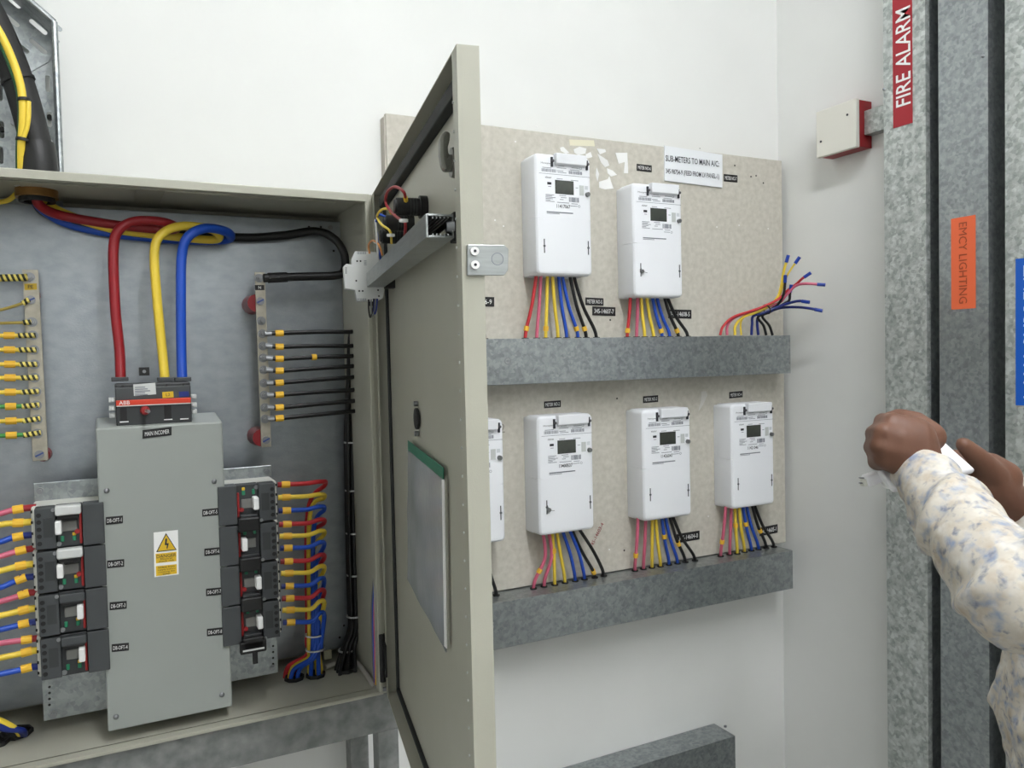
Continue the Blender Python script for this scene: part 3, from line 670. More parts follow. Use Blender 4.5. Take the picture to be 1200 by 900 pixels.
# relay module clipped on the far end
rp = dpt(uf-.002, RW, 0)
R_ = lambda px, py: onplane(px, py, rp, DU)
poly = [(412, 303), (416, 294.5), (441, 295), (444, 300), (444, 314), (450, 318), (451, 336), (449, 349), (444, 352), (419, 353), (416, 340), (404, 338), (402.5, 312), (406, 309), (412, 310)]
ry = thing('relay_module', 'light grey relay module clipped to the far end of the rail', 'relay', R_(425, 352))
rb = G().prism([R_(*p) for p in poly], -DU*.022).build('case', lgrey, ry, .001)
def rdot(px, py, r): 
    c = R_(px, py); return G().cyl(c-DU*.001, c+DU*.0006, r, n=8)
for q in ((418.5, 306), (422.5, 306), (417.5, 329), (421, 341), (425, 341), (443, 340), (444, 347)): rdot(*q, .0016).build('pin_hole', black, rb)
for i in range(4):
    a = R_(428, 305.5+i*1.6); G().obox(a, DW*.0022, Z*.0004, DU*.0006).build('print_line', ink, rb)
for i in range(7):
    a = R_(419+i*1.6, 351); G().obox(a, DW*.0005, Z*.002, DU*.0006).build('vent', ink, rb); a = R_(419+i*1.6, 296.5); G().obox(a, DW*.0005, Z*.002, DU*.0006).build('vent', ink, rb)
for i in range(4):
    a = R_(405.5, 314+i*2); G().obox(a, DW*.0012, Z*.0006, DU*.0006).build('vent', black, rb)
# lamps
LAMP = [((500, 243), 'red', 'nearest'), ((484, 262), 'yellow', 'middle'), ((479, 277), 'blue', 'farthest')]
for (q, col, nm) in LAMP:
    u, z = duv(*q, 0)
    t = thing('indicator_lamp', 'black rear body of the %s indicator lamp on the door with %s wire' % (nm, col), 'lamp', dpt(u, 0, z), 'indicator lamps on the door')
    G().cyl(dpt(u, 0, z), dpt(u, .010, z), .015, n=18).build('lock_nut', black, t, smooth=True)
    G().cyl(dpt(u, .010, z), dpt(u, .040, z), .0115, n=18).build('body', blk2, t, smooth=True)
    G().cyl(dpt(u, .040, z), dpt(u, .043, z), .009, n=18).build('end_cap', dgrey2, t, smooth=True)
    for k in range(3): G().ring(dpt(u, .014+k*.004, z), DW, .0119, .0112, .001, 18).build('rib', dgrey2, t)
def DZ(px, py, w): u, z = duv(px, py, w); return dpt(u, w, z)
cable('lamp_wire', 'red wire looping from the nearest indicator lamp', 'wire', [DZ(476, 236, .035), DZ(473, 225, .04), DZ(463, 219, .045), DZ(454, 225, .05), DZ(452, 238, .05), DZ(460, 250, .045), DZ(470, 258, .04), DZ(475, 262, .038), DZ(474, 282, .036)], .0019, W_['dark red'], 'wires of the indicator lamps', ((.25, .004, 1.5, yell, 'ferrule'),))
cable('lamp_wire', 'yellow wire looping from the middle indicator lamp', 'wire', [DZ(459, 250, .038), DZ(455, 245, .045), DZ(447, 246, .05), DZ(442, 254, .05), DZ(447, 263, .048), DZ(457, 271, .042), DZ(459, 285, .036)], .0017, W_['yellow'], 'wires of the indicator lamps', ((.2, .004, 1.5, fer, 'ferrule'),))
cable('lamp_wire', 'blue wire running down from the farthest indicator lamp', 'wire', [DZ(452, 254, .04), DZ(444, 252, .048), DZ(440.5, 262, .05), DZ(442, 275, .05), DZ(444, 290, .046), DZ(446, 304, .042)], .0017, W_['blue'], 'wires of the indicator lamps')
cable('lamp_wire', 'white wire running down beside the blue lamp wire', 'wire', [DZ(440, 258, .05), DZ(441.5, 275, .052), DZ(442.5, 292, .05), DZ(443, 302, .047)], .0016, white, 'wires of the indicator lamps')
cable('lamp_wire', 'pale orange wire above the relay module', 'wire', [DZ(433, 297, .05), DZ(432, 287, .052), DZ(437, 282, .052), DZ(444, 287, .05), DZ(448, 299, .045)], .0016, mat('wire_peach', (220, 150, 90), .5), 'wires of the indicator lamps')
for i, q in enumerate(((473, 260), (458, 277), (442, 285))):
    c = DZ(*q, .045); G().ring(c, Z, .0055, .0042, .003, 10).build('cable_tie', white, label='small white cable tie on the lamp wires, %s from the right' % ORD[i], cat='cable tie', group='ties on the lamp wires', smooth=True)
for i, c in enumerate(('black', 'grey', 'navy')):
    cable('relay_wire', '%s wire hanging below the relay module' % c, 'wire', [R_(432+i*3, 351), R_(432+i*3, 362), R_(434+i*2.5, 372-i*2), R_(437+i*2, 362), R_(438+i*2, 350)], .0015, W_[c], 'wires below the relay')

# ================================================================== support frame below the cabinet
fr = thing('support_frame', 'mottled galvanised steel frame under the distribution cabinet', 'frame', ((xL+xR)/2, -.13, 0))
fh = zB-A(250, 899, YF+.01).z
fz = A(430, 862, YF+.012).z
pxl, pxr = A(425, 870, YF+.012).x, A(441, 870, YF+.012).x
G().box((xL, YF+.012, fz), (xR+.03, YF+.05, zB-.001)).build('front_beam', galvf, fr, .002)
G().box((xL, -.05, fz), (xR, -.012, zB-.001)).build('rear_beam', galvf, fr, .002)
for x in (xL+.02, xR+.01): 
    G().box((x-.02, YF+.0125, 0), (x+.02, YF+.05, fz)).build('leg', galvf, fr, .002); G().box((x-.02, -.05, 0), (x+.02, -.0125, fz)).build('leg', galvf, fr, .002)
    G().box((x-.018, YF+.05, fz+.01), (x+.018, -.05, zB-.003)).build('side_beam', galvf, fr, .002)

# ================================================================== meter board, trunkings
YB, YT = -.03, -.105
bx0, bx1 = A(452, 140, YB).x, A(916, 190, YB).x; bz1 = A(750, 168.5, YB).z
tz1 = A(750, 677, YT).z; tz0 = A(750, 726.5, YT).z; uz1 = A(750, 395, YT).z; uz0 = A(750, 444.5, YT).z
tx1 = A(929, 660, YT).x
bd = thing('meter_board', 'large grey speckled cement board carrying the white meters', 'board', ((bx0+bx1)/2, -.015, tz1))
G().box((bx0, YB, tz1+.002), (bx1, YB+.012, bz1)).build('sheet', boardm, bd, .001)
for z in (bz1-.03, (bz1+tz1)/2, tz1+.04): G().box((bx0+.004, YB+.012, z-.02), (bx1-.004, -.0005, z+.02)).build('batten', boarde, bd)
G().box((bx0-.003, -.026, bz1-.45), (bx0+.003, -.0005, bz1-.006)).build('edge_batten', mat('edge_trim', (196, 190, 180), .8), bd)
def specks(pts, r, nm, m, par):
    for q in pts:
        c = A(*q, YB); G().cyl(c+V((0, .001, 0)), c-V((0, .0005, 0)), r, n=8).build(nm, m, par)
specks(((715, 375), (723, 467), (731.5, 645), (894.5, 214.5), (886, 206), (880, 207), (861, 194)), .0024, 'screw_hole', black, bd)
specks(((604, 166), (580, 258), (590, 265), (900, 268), (866, 264), (714, 644), (830, 605), (840, 266), (629, 148)), .002, 'chip', paper, bd)
def trunk(name, label, x0, x1, z0, z1, yf, yb, m):
    t = thing(name, label, 'trunking', ((x0+x1)/2, (yf+yb)/2, z0))
    G().box((x0, yf+.0015, z0+.001), (x1-.001, yb, z1-.0012)).build('body', m, t, .0008)
    g = G(); g.box((x0, yf, z0), (x1, yf+.0012, z1)); g.box((x0, yf+.0012, z1-.0012), (x1, yb, z1)); g.box((x0, yf+.0012, z0), (x1, yf+.012, z0+.0012)); g.build('cover_lid', m, t, .0006)
    return t
tu = trunk('cable_trunking', 'galvanised trunking across the middle of the meter board', bx0+.0, tx1, uz0, uz1, YT, YB, galv)
tl_ = trunk('cable_trunking', 'galvanised trunking along the bottom edge of the meter board', bx0+.0, tx1, tz0, tz1, YT, -.001, galv)
for par, q in ((tu, (595, 423)), (tl_, (576, 735))):
    c = A(*q, YT); G().ring(c+V((0, .0004, 0)), -Y, .0085, .0062, .0012).build('knockout', steel, par, smooth=True); G().cyl(c, c-V((0, .0015, 0)), .003).build('knockout_screw', steel, par)
# trunking low on the wall
c1, c2 = A(831, 844.5, 0), A(867, 865.5, -.085)
t3 = trunk('cable_trunking', 'galvanised trunking low on the wall below the meter board', .45, (c1.x+c2.x)/2, c2.z-.1, (c1.z+c2.z)/2, -.085, -.001, galv)
c = Zp(850, 852, (c1.z+c2.z)/2); G().cyl(c, c+V((0, 0, .004)), .004).build('screw', steel, t3)

# ================================================================== meters
MW, MH, MD = .150, .2765, .072
def make_meter():
    t = thing('electricity_meter', '-', 'electricity meter', (0, 0, 0), 'white electricity meters')
    # local frame: x right, z up, front at y=-MD, back at y=0
    def plate(x0, x1, z0, z1, y0, y1, r, nm, m, par, bev=.004):
        pts = []
        for (cx, cz, a0) in ((x1-r, z0+r, -90), (x1-r, z1-r, 0), (x0+r, z1-r, 90), (x0+r, z0+r, 180)):
            for k in range(5): a = radians(a0+k*22.5); pts.append((cx+r*cos(a), y0, cz+r*sin(a)))
        return G().prism(pts, (0, y1-y0, 0)).build(nm, m, par, bev, 3, smooth=True, angle=28)
    plate(.0015, MW-.0015, .0, MH-.004, 0, -.03, .006, 'base', mwhite2, t, .0015)
    SEAM = .131
    for (nm, lo) in (('upper_case', False), ('terminal_cover', True)):
        o = plate(0, MW, 0, MH, -.004, -MD, .012, nm, mwhite, t, .010)
        bm = bmesh.new(); bm.from_mesh(o.data)
        r = bmesh.ops.bisect_plane(bm, geom=bm.verts[:]+bm.edges[:]+bm.faces[:], plane_co=(0, 0, SEAM-(.0004 if lo else -.0004)), plane_no=(0, 0, 1), clear_outer=lo, clear_inner=not lo)
        bmesh.ops.holes_fill(bm, edges=[e for e in bm.edges if e.is_boundary]); bm.to_mesh(o.data); bm.free()
        o.data.set_sharp_from_angle(angle=radians(28))
    yf = -MD
    def bx(x0, x1, z0, z1, d0, d1, nm, m, par=t, bev=0): return G().box((x0, yf-d0, z0), (x1, yf-d1, z1)).build(nm, m, par, bev)
    bx(.010, MW-.004, .2300, .2308, -.0005, .0003, 'seam', ink)
    bx(.010, MW-.010, SEAM-.0004, SEAM+.0004, -.003, -.0004, 'seam', mwhite2)
    h = G().prism([(.05, yf+.004, MH+.001), (.05, yf-.012, MH+.0005), (.05, yf-.010, MH-.022), (.05, yf+.002, MH-.026)], (.082, 0, 0)).build('optical_head_bar', mwhite, t, .0015)
    for x in (.043, .137): 
        s = bx(x-.0022, x+.0022, MH-.03, MH-.008, 0, .004, 'seal_slot', inkd)
        G().sph((x+.001, yf-.006, MH-.017), .0035).build('lead_seal', mat('seal_lead', (92, 90, 94), .5, .3), t, smooth=True)
    l = bx(.053, .0995, .188, .2165, -.001, .0006, 'display', lcd); bx(.0515, .101, .1865, .218, -.001, .0003, 'display_frame', mat('lcd_rim', (30, 32, 34), .4))
    bx(.031, .0415, .206, .2115, 0, .0006, 'optical_port', inkd)
    bx(.1165, .1285, .187, .210, 0, .0008, 'button_door', mat('button_grey', (196, 200, 198), .5))
    bx(.1315, .140, .2015, .210, 0, .0004, 'button_caption', mat('pale_print', (206, 210, 214), .6))
    G().cyl((.1375, yf, .19), (.1375, yf-.007, .19), .0055, .005).build('wire_seal', mat('seal_grey', (110, 112, 112), .3, .4), t, smooth=True)
    for x in (.02, .138):
        bx(x-.0012, x+.0012, .05, .082, 0, .0005, 'screw_slot', inkd); G().cyl((x, yf, .066), (x, yf-.001, .066), .003, n=8).build('cover_screw', mat('slot_grey', (84, 86, 92), .5), t)
    # print
    g = G()
    for (x0, n, z) in ((.017, 27, .2345), (.089, 26, .2345)):
        for k in range(n): g.box((x0+k*.0014, yf-.0004, z), (x0+k*.0014+random.choice((.0004, .0007, .0009)), yf-.0001, z+.007))
    for k in range(19):
        g.box((.088+k*.0014, yf-.0004, .170), (.088+k*.0014+random.choice((.0005, .0009)), yf-.0001, .181))
    g.build('barcode', ink, t, kind='stuff')
    g = G()
    for (x0, x1, z) in ((.019, .042, .2432), (.057, .082, .2455), (.057, .074, .2385), (.059, .082, .2350), (.092, .118, .2432), (.096, .116, .2485), (.061, .077, .2505), (.026, .048, .1825), (.026, .043, .1795), (.026, .052, .1765), (.026, .045, .1735), (.026, .038, .1705), (.026, .049, .1675), (.062, .08, .1825), (.066, .081, .1780), (.063, .073, .1735), (.094, .111, .1655), (.092, .110, .1605), (.028, .098, .1435), (.028, .062, .1400), (.056, .072, .2205), (.094, .114, .2195), (.106, .113, .203), (.033, .041, .201), (.056, .088, .1665)):
        g.box((x0, yf-.0004, z), (x1, yf-.0001, z+.0012))
    g.ring((.121, yf-.0002, .2492), -Y, .003, .0023, .0002); g.ring((.115, yf-.0002, .1612), -Y, .003, .0023, .0002); g.box((.028, yf-.0004, .1428), (.098, yf-.0001, .1452))
    g.build('small_print', ink, t, kind='stuff')
    text('lettering', 'Honeywell', (.030, yf-.0003, .2535), X, Z, .0052, inkd, t, width=.030)
    text('lettering', 'elster', (.034, yf-.0003, .2225), X, Z, .0046, inkd, t, width=.017)
    return t
proto = make_meter()
flush_now = True
flush_texts(); TEXTS.clear()
SER = [None]*7
mpos = [('U1', (612.5, 325.5), '11417067', 'white electricity meter directly under the torn paper, upper row next to the door'),
        ('U2', (723.8, 350.5), None, 'white electricity meter in front of the printed sub-meters sign'),
        ('L1', (615.5, 619.5), '13400537', 'white electricity meter in the lower row with red handwriting beside its wires'),
        ('L2', (735, 607), '11426047', 'white electricity meter in the middle of the lower row'),
        ('L3', (836.8, 594), '11421046', 'white electricity meter at the right end of the lower row')]
MPT = {}
for i, (k, q, ser, lab) in enumerate(mpos):
    p = A(*q, YB); MPT[k] = p
# keep each row level
zu = (MPT['U1'].z+MPT['U2'].z)/2; zl = (MPT['L1'].z+MPT['L2'].z+MPT['L3'].z)/3
sp_ = (MPT['L3'].x-MPT['L1'].x)/2
MPT['L0'] = V((A(592.5, 600, YB-MD).x-MW, YB, zl)); MPT['U0'] = V((A(563, 250, YB-MD).x-MW, YB, zu))
first = True
for (k, q, ser, lab) in mpos+[('L0', None, None, 'white electricity meter in the lower row half hidden by the door edge'), ('U0', None, None, 'white electricity meter in the upper row almost hidden by the door edge')]:
    p = MPT[k]; loc = V((p.x, YB, MPT[k].z if k in ('U1', 'U2') else zl if k[0] == 'L' else zu+.012)); MPT[k] = loc
    if first: proto.location = loc; mt = proto; first = False; proto['label'] = lab
    else: mt = dup(proto, loc, label=lab)
    ORG[mt] = loc
    if ser: text('lettering', ser, loc+V((.0725, -MD-.0003, .1585)), X, Z, .0085, inkd, mt, width=.036, bold=.01)
# lower-left meter keeps its own wire seal on the terminal cover
for k, (sx, sz) in (('L1', (.024, .06)), ('U2', (.022, .062))):
    c = MPT[k]+V((sx, -MD, sz)); g = G().cyl(c, c-V((0, .006, 0)), .005, .0045); g.tube([c+V((-.004, -.002, .012)), c-V((0, .005, 0)), c+V((.014, -.004, -.003))], .0006, 5, 3)
    g.build('wire_seal', MATS['seal_grey'], label='small grey wire seal on the terminal cover of the %s meter' % ('lower row left' if k == 'L1' else 'upper row right'), cat='seal', group='wire seals on terminal covers', smooth=True)

# ------------------------------------------------------------------ meter tails
YWr = -.068
CN = ['pink', 'pink', 'yellow', 'yellow', 'blue', 'blue', 'black', 'black']
tails = {
 'U1': ([629, 634, 641.5, 647, 654, 658, 667, 671], 318, None, [(615.5, 397), (629, 397), (639.5, 397), (654, 397), (664, 397), (677.5, 397), (687, 397), (699, 397)], ['red']+CN[1:], 'the first upper meter', (0, 2, 5, 6)),
 'U2': ([739, 747.5, 751, 757.5, 764, 769, 778, 781], 345, None, [(735, 395), (746, 395), (755.5, 395), (766, 395), (776, 395), (785, 395), (795, 395), (806, 395)], ['red']+CN[1:], 'the second upper meter', (0, 4, 6)),
 'L1': ([634, 641, 646, 651, 656, 664, 667, 674], 612, [639, 646.5, 649, 656.5, 667.5, 677.5, 681, 694], [(625, 690), (637.5, 687.5), (650, 685.5), (662, 683), (674, 681), (685, 679), (697, 677), (707.5, 675)], CN, 'the lower left meter', (0, 2, 6)),
 'L2': ([748, 757, 764.5, 768, 775, 779, 784, 787], 601, None, [(744, 669), (754, 667), (764, 665.5), (774, 664), (784, 662), (794, 660.5), (803, 659), (814.5, 657)], CN, 'the lower middle meter', (0, 4, 6)),
 'L3': ([851, 857, 861, 865.5, 870, 874, 880.5, 883], 588, None, [(844.5, 652), (855, 650), (864, 649), (872.5, 647), (880.5, 645.5), (889, 644), (898, 642.5), (907, 641)], CN, 'the lower right meter', (0, 2, 4, 6)),
 'L0': ([562, 568], 640, None, [(568, 701), (581.5, 698)], ['black', 'black'], 'the half hidden meter', ()),
 'U0': ([556, 557], 330, None, [(561, 397), (568, 397)], ['black', 'black'], 'the almost hidden meter', ())}
for k, (tops, ty, mids, bots, cols, nm, ferr) in tails.items():
    for i, tx in enumerate(tops):
        b = A(*bots[i], YWr); t0 = A(tx, ty, YWr)
        if k[0] == 'U': b.z = uz1
        else: b = Zp(*bots[i], tz1); 
        mx = mids[i] if mids else tx+(bots[i][0]-tx)*.42; my = ty+(bots[i][1]-ty)*(.5 if k != 'L1' else .5)
        mm = A(mx, my, YWr)
        zb_ = bots[i][1]-(bots[i][1]-ty)*.15
        lo = A(bots[i][0]-(bots[i][0]-mx)*.18, zb_, YWr*.5+b.y*.5)
        wn = G(); pts = [t0+V((0, 0, .02)), t0, mm, lo, b, b-V((0, 0, .01))]
        tg = [(3.0 if k[0] == 'U' else (2.6 if i == 0 else 1.9 if i != 6 else 3.2 if k == 'L1' else 2.3), .0055, 1.5, fer, 'ferrule')] if i in ferr else []
        nmw = '%s wire below %s, %s from the left' % (cols[i], nm, ORD[i])
        o = cable('meter_wire', nmw, 'wire', pts, .0042, W_[cols[i]], 'wires between meters and trunking', tg, n=8, per=6)
        G().ring(b-V((0, 0, .0005)), Z, .0085, .0035, .0028, 12).build('grommet', blk2, label='black grommet below %s, %s from the left' % (nm, ORD[i]), cat='grommet', group='grommets on the trunkings', smooth=True)
# loose wires at the right end of the upper trunking
def Lw(pts): return [A(x/7.5+820, y/7.5+280, y_) for (x, y, y_) in pts]
end = mat('blue_end_cap', (20, 60, 160), .35)
loose = [('red', [(180, 845, -.07), (205, 770, -.07), (290, 690, -.075), (430, 640, -.085), (560, 595, -.1), (690, 530, -.115), (770, 455, -.13), (850, 395, -.15), (905, 345, -.17), (965, 305, -.185)], 'thick red loose wire lying on top of the bundle', 1),
 ('pink', [(240, 845, -.065), (245, 760, -.065), (310, 690, -.07), (440, 645, -.08), (570, 605, -.095), (700, 560, -.11), (760, 495, -.13), (840, 415, -.15), (930, 393, -.18), (1090, 403, -.215)], 'pink loose wire with the end pointing right', 1),
 ('yellow', [(310, 845, -.07), (315, 760, -.07), (380, 690, -.075), (480, 650, -.085), (600, 590, -.1), (680, 520, -.11), (715, 420, -.12), (740, 280, -.13), (775, 155, -.14)], 'yellow loose wire standing tallest in the bundle', 1),
 ('yellow', [(365, 845, -.065), (360, 740, -.065), (400, 680, -.07), (500, 650, -.08), (620, 585, -.095), (700, 500, -.105), (735, 400, -.115), (780, 300, -.13), (870, 170, -.15)], 'thin yellow loose wire leaning right beside the tallest one', .7),
 ('navy', [(455, 845, -.07), (460, 750, -.07), (470, 680, -.075), (560, 650, -.09), (680, 600, -.11), (800, 560, -.14), (880, 545, -.17), (950, 555, -.19)], 'upper of two dark blue loose wires ending at the right', 1),
 ('navy', [(515, 845, -.065), (505, 720, -.065), (530, 670, -.075), (610, 640, -.09), (720, 605, -.11), (850, 600, -.15), (960, 610, -.19), (1065, 630, -.215)], 'lower of two dark blue loose wires ending at the right', 1),
 ('black', [(585, 845, -.07), (560, 760, -.07), (510, 690, -.075), (580, 650, -.09), (690, 570, -.11), (735, 490, -.125), (748, 410, -.13), (752, 330, -.135)], 'black loose wire with blue end standing behind the yellow wires', 1),
 ('black', [(640, 845, -.065), (610, 760, -.065), (550, 680, -.075), (620, 640, -.09), (740, 570, -.12), (785, 540, -.13), (793, 480, -.135), (803, 415, -.14)], 'black loose wire with blue end, short one right of the bundle', 1)]
for (c, pts, lab, f) in loose:
    P = Lw(pts); r = .0036*f
    o = G().tube(P, r, 8, 7).build('loose_wire', W_[c], label=lab, cat='wire', group='loose wires at the trunking end', smooth=True)
    d = (P[-1]-P[-2]).normalized(); G().tube([P[-1]-d*.016, P[-1]-d*.005, P[-1]+d*.004], .0045, 8, 3).build('end_cap', end, o, smooth=True)
for i, q in enumerate(((590, 600), (625, 670))):
    c = A(q[0]/7.5+820, q[1]/7.5+280, -.098)
    if i == 0: G().ring(c+V((-.002, 0, -.006)), V((.9, -.1, .45)), .0145, .0125, .003, 14).build('cable_tie', black, label='black cable tie round the loose wire bundle', cat='cable tie', smooth=True)

# ------------------------------------------------------------------ tags, sign, tape, torn paper on the board
def btag(s, x0, y0, x1, y1, h, lab): return tag('name_tag', s, x0, y0, x1, y1, h, YB, label=lab)
btag('345-14606-9', 540, 347, 579, 348, 11.5, 'black tag ending 606-9 cut off by the door edge')
btag('METER NO-5', 686, 348.5, 707, 349.5, 9, 'small crooked black tag above the tag ending 607-7')
btag('345-14607-7', 694, 359, 721, 360, 10.5, 'black tag reading 345-14607-7 under the crooked small tag')
btag('345-14608-5', 783, 362.5, 810, 363, 10.5, 'black tag behind the wires of the upper right meter')
btag('METER NO-6', 746, 192, 763.5, 194, 8, 'small black tag just left of the printed sign')
btag('METER NO-7', 848, 204, 864, 205.5, 8.5, 'small black tag just right of the printed sign')
btag('METER NO-2', 637.5, 470.5, 657, 469, 8, 'small black tag above the lower left meter')
btag('METER NO-3', 753.5, 464.5, 771, 463, 8, 'small black tag above the lower middle meter')
btag('METER NO-4', 854.5, 459.5, 870, 458, 7.5, 'small black tag above the lower right meter')
btag('345-14604-0', 793, 626, 819.5, 621.5, 10.5, 'black tag beside the wires of the lower middle meter')
btag('345-14605-1', 890, 618.5, 911, 614, 10, 'black tag beside the wires of the lower right meter')
a = A(778, 212, YB-.003); b = A(845, 220, YB-.003); c = A(778, 171, YB-.003)
sg = thing('printed_sign', 'white plate with black lettering about sub-meters at the top of the board', 'sign', (a+b)/2)
G().prism([A(778, 212, YB), A(845.5, 220.3, YB), A(845.5, 181.5, YB), A(778, 171, YB)], (0, -.004, 0)).build('plate', signw, sg, .0005)
e = A(845.5, 200, YB-.0045)-A(778, 191, YB-.0045); e2 = V((0, 0, 1))
mid = lambda px, py: A(px, py, YB-.0045)
text('lettering', 'SUB-METERS TO MAIN A/C:', mid(811.8, 188.8), X, Z, .0155, inkd, sg, width=abs(mid(843, 190).x-mid(780.5, 185).x), bold=.008)
text('lettering', '345-98754-9 (FEED FROM LV PANEL-1)', mid(812, 204.5), X, Z, .0165, inkd, sg, width=abs(mid(843, 190).x-mid(780.5, 185).x), bold=.008)
c = A(820, 174, YB-.004); G().cyl(c, c-V((0, .001, 0)), .0012, n=6).build('nail', inkd, sg)
G().prism([A(667, 163.5, YB), A(696, 164.5, YB), A(697, 171.5, YB), A(667.5, 170.5, YB)], (0, -.0005, 0)).build('masking_tape', tapey, label='strip of cream masking tape above the torn paper', cat='tape')
tp = [[(656, 173), (660, 172), (667, 179), (663, 180), (657, 177)], [(672, 175), (679, 172), (687, 174), (686, 180), (678, 182), (673, 179)], [(686, 181), (692, 178), (694, 184), (688, 186)], [(699, 174), (709, 175), (710, 178), (703, 181)], [(700, 180), (706, 184), (712, 188), (714, 194), (709, 196), (704, 190)], [(711, 197), (718, 200), (723, 205), (716, 207), (712, 203)], [(721, 179), (735, 179), (736, 203), (731, 203), (732, 190), (725, 192)], [(702, 213), (712, 210), (714, 206), (716, 213), (719, 221), (709, 222), (702, 220)], [(699, 196), (702, 204), (700, 213), (698, 205)]]
for i, p in enumerate(tp): G().prism([A(*q, YB) for q in p], (0, -.0006, 0)).build('torn_paper', paper, label='white torn paper scrap on the board, %s from the left' % ORD[i], cat='paper scrap', group='torn paper scraps')
text('handwriting', '345-14603-4', A(699, 627, YB)-V((0, .0006, 0)), V((.55, 0, .84)), V((-.84, 0, .55)), .010, mat('red_pen', (140, 30, 44), .6), bd, width=.066)
text('handwriting', '72', A(585, 502, YB)-V((0, .0006, 0)), X, Z, .022, mat('pencil', (150, 146, 138), .8), bd)
G().prism([A(*q, YB) for q in ((822, 459), (827, 458), (829, 463), (824, 474), (818, 483), (821, 470))], (0, -.0004, 0)).build('scuff', mat('scuff_white', (206, 204, 198), .8), bd)

# ================================================================== top left: perforated tray and cables
YTr = -.1
TY = -.03
fl = A(75, 100, YTr).x
def slot_plate(name, outline, slots, m, parent, th):
    """planar plate facing -y at YTr2 with real slotted holes"""
    bm = bmesh.new(); es = []
    def loop(pts):
        vs = [bm.verts.new(p-ORG[parent]) for p in pts]
        for i in range(len(vs)): es.append(bm.edges.new((vs[i], vs[(i+1) % len(vs)])))
    loop(outline)
    for s_ in slots: loop(s_)
    bmesh.ops.triangle_fill(bm, use_beauty=True, edges=es)
    r = bmesh.ops.extrude_face_region(bm, geom=bm.faces[:])
    bmesh.ops.translate(bm, verts=[v for v in r['geom'] if isinstance(v, bmesh.types.BMVert)], vec=(0, th, 0))
    bmesh.ops.recalc_face_normals(bm, faces=bm.faces)
    me = bpy.data.meshes.new(name); bm.to_mesh(me); bm.free(); me.materials.append(m)
    o = bpy.data.objects.new(name, me); COL.objects.link(o); o.parent = parent; ORG[o] = ORG[parent]
    return o
def slot(px, py, ang, L=.016, wd=.0048, y=TY):
    c = A(px, py, y); d = V((sin(ang), 0, cos(ang))); e = V((cos(ang), 0, -sin(ang))); pts = []
    for k in range(7): a = pi*k/6; pts.append(c+d*(L/2-wd/2)+d*(wd*.5*sin(a))*1.0+e*(wd*.5*cos(a)))
    for k in range(7): a = pi*k/6; pts.append(c-d*(L/2-wd/2)-d*(wd*.5*sin(a))-e*(wd*.5*cos(a)))
    return pts
tr = thing('cable_tray', 'perforated galvanised cable tray rising above the cabinet in the top left corner', 'cable tray', (A(40, 200, TY).x, TY, zT))
tl2 = A(72, 25, TY); LX = A(70, 150, TY).x
zc_ = A(72, 27, YTr).z
# lower vertical section and slanted upper section
XW = LX-.26; p0 = V((XW, TY, zT-.02)); p1 = V((LX, TY, zT-.02)); p2 = V((LX, TY, zc_)); sl = V((-.76, 0, .65)).normalized()
q2 = p2+sl*.45; q1 = q2+V((-.65, 0, -.76))*.22; k_ = (XW-q1.x)/-sl.x; r1 = q1-sl*k_
low = [p0, p1, V((LX, TY, A(70, 48, TY).z)), A(57, 72, TY), A(36, 85, TY), V((XW, TY, A(36, 85, TY).z-.06))]
slots = [slot(56, 98, 0, .03, .0075), slot(58, 140, 0, .028, .0075), slot(59, 172, 0, .028, .0075), slot(0, 108, 0, .03, .0075), slot(2, 152, 0, .03, .0075), slot(1, 182, 0, .03, .0075), slot(30, 125, 0, .03, .0075)]
slot_plate('tray_base', low, slots, galv, tr, .0015)
up = [A(34, 86, TY)-V((0, .0022, 0)), A(57, 73, TY)-V((0, .0022, 0)), A(70, 49, TY)-V((0, .0022, 0)), V((LX, TY-.0022, zc_)), V((q2.x, TY-.0022, q2.z)), V((q1.x, TY-.0022, q1.z)), V((XW, TY-.0022, r1.z)), V((XW, TY-.0022, A(34, 86, TY).z-.07))]
ang = math.atan2(-.76, .65)
slots = [slot(12, 23, ang, .034, .008), slot(45, 32, ang, .034, .008), slot(45, 55, ang, .034, .008), slot(25, 55, ang, .03, .0075), slot(15, 2, ang, .03, .008), slot(40, 5, ang, .034, .0085), slot(66, 31, ang, .022, .008)]
for s_ in slots:
    for p in s_: p.y = TY-.0022
slot_plate('tray_bend', up, slots, galv, tr, .0015)
G().box((LX, YTr, zT), (LX+.0015, TY+.001, zc_)).build('side_flange', galv, tr)
G().tube([(LX+.001, YTr, zT), (LX+.001, YTr, zc_)], .0055, 10, 1, False).build('rolled_edge', galv, tr, smooth=True)
G().prism([V((LX, YTr, zc_)), V((LX, TY, zc_)), q2, V((q2.x, YTr, q2.z))], sl.cross(Y)*.0015).build('side_flange', galv, tr)
G().tube([V((LX+.001, YTr, zc_)), V((q2.x+.001, YTr, q2.z))], .0055, 10, 1, False).build('rolled_edge', galv, tr, smooth=True)
G().box((XW-.0015, YTr, zT), (XW, TY+.001, r1.z)).build('side_flange', galv, tr)
G().prism([V((XW, YTr, r1.z)), V((XW, TY, r1.z)), V((q1.x, TY, q1.z)), V((q1.x, YTr, q1.z))], -sl.cross(Y)*.0015).build('side_flange', galv, tr)
for q in ((58, 137), (2, 151)):
    c = A(*q, TY+.004); G().cyl(c+V((0, .01, 0)), c-V((0, .001, 0)), .0045, n=8).build('fixing_bolt', blk2, tr); 
c = A(17, 144, TY); G().cyl(c, c-V((0, .008, 0)), .006).build('fixing_bolt', steel, tr, smooth=True)
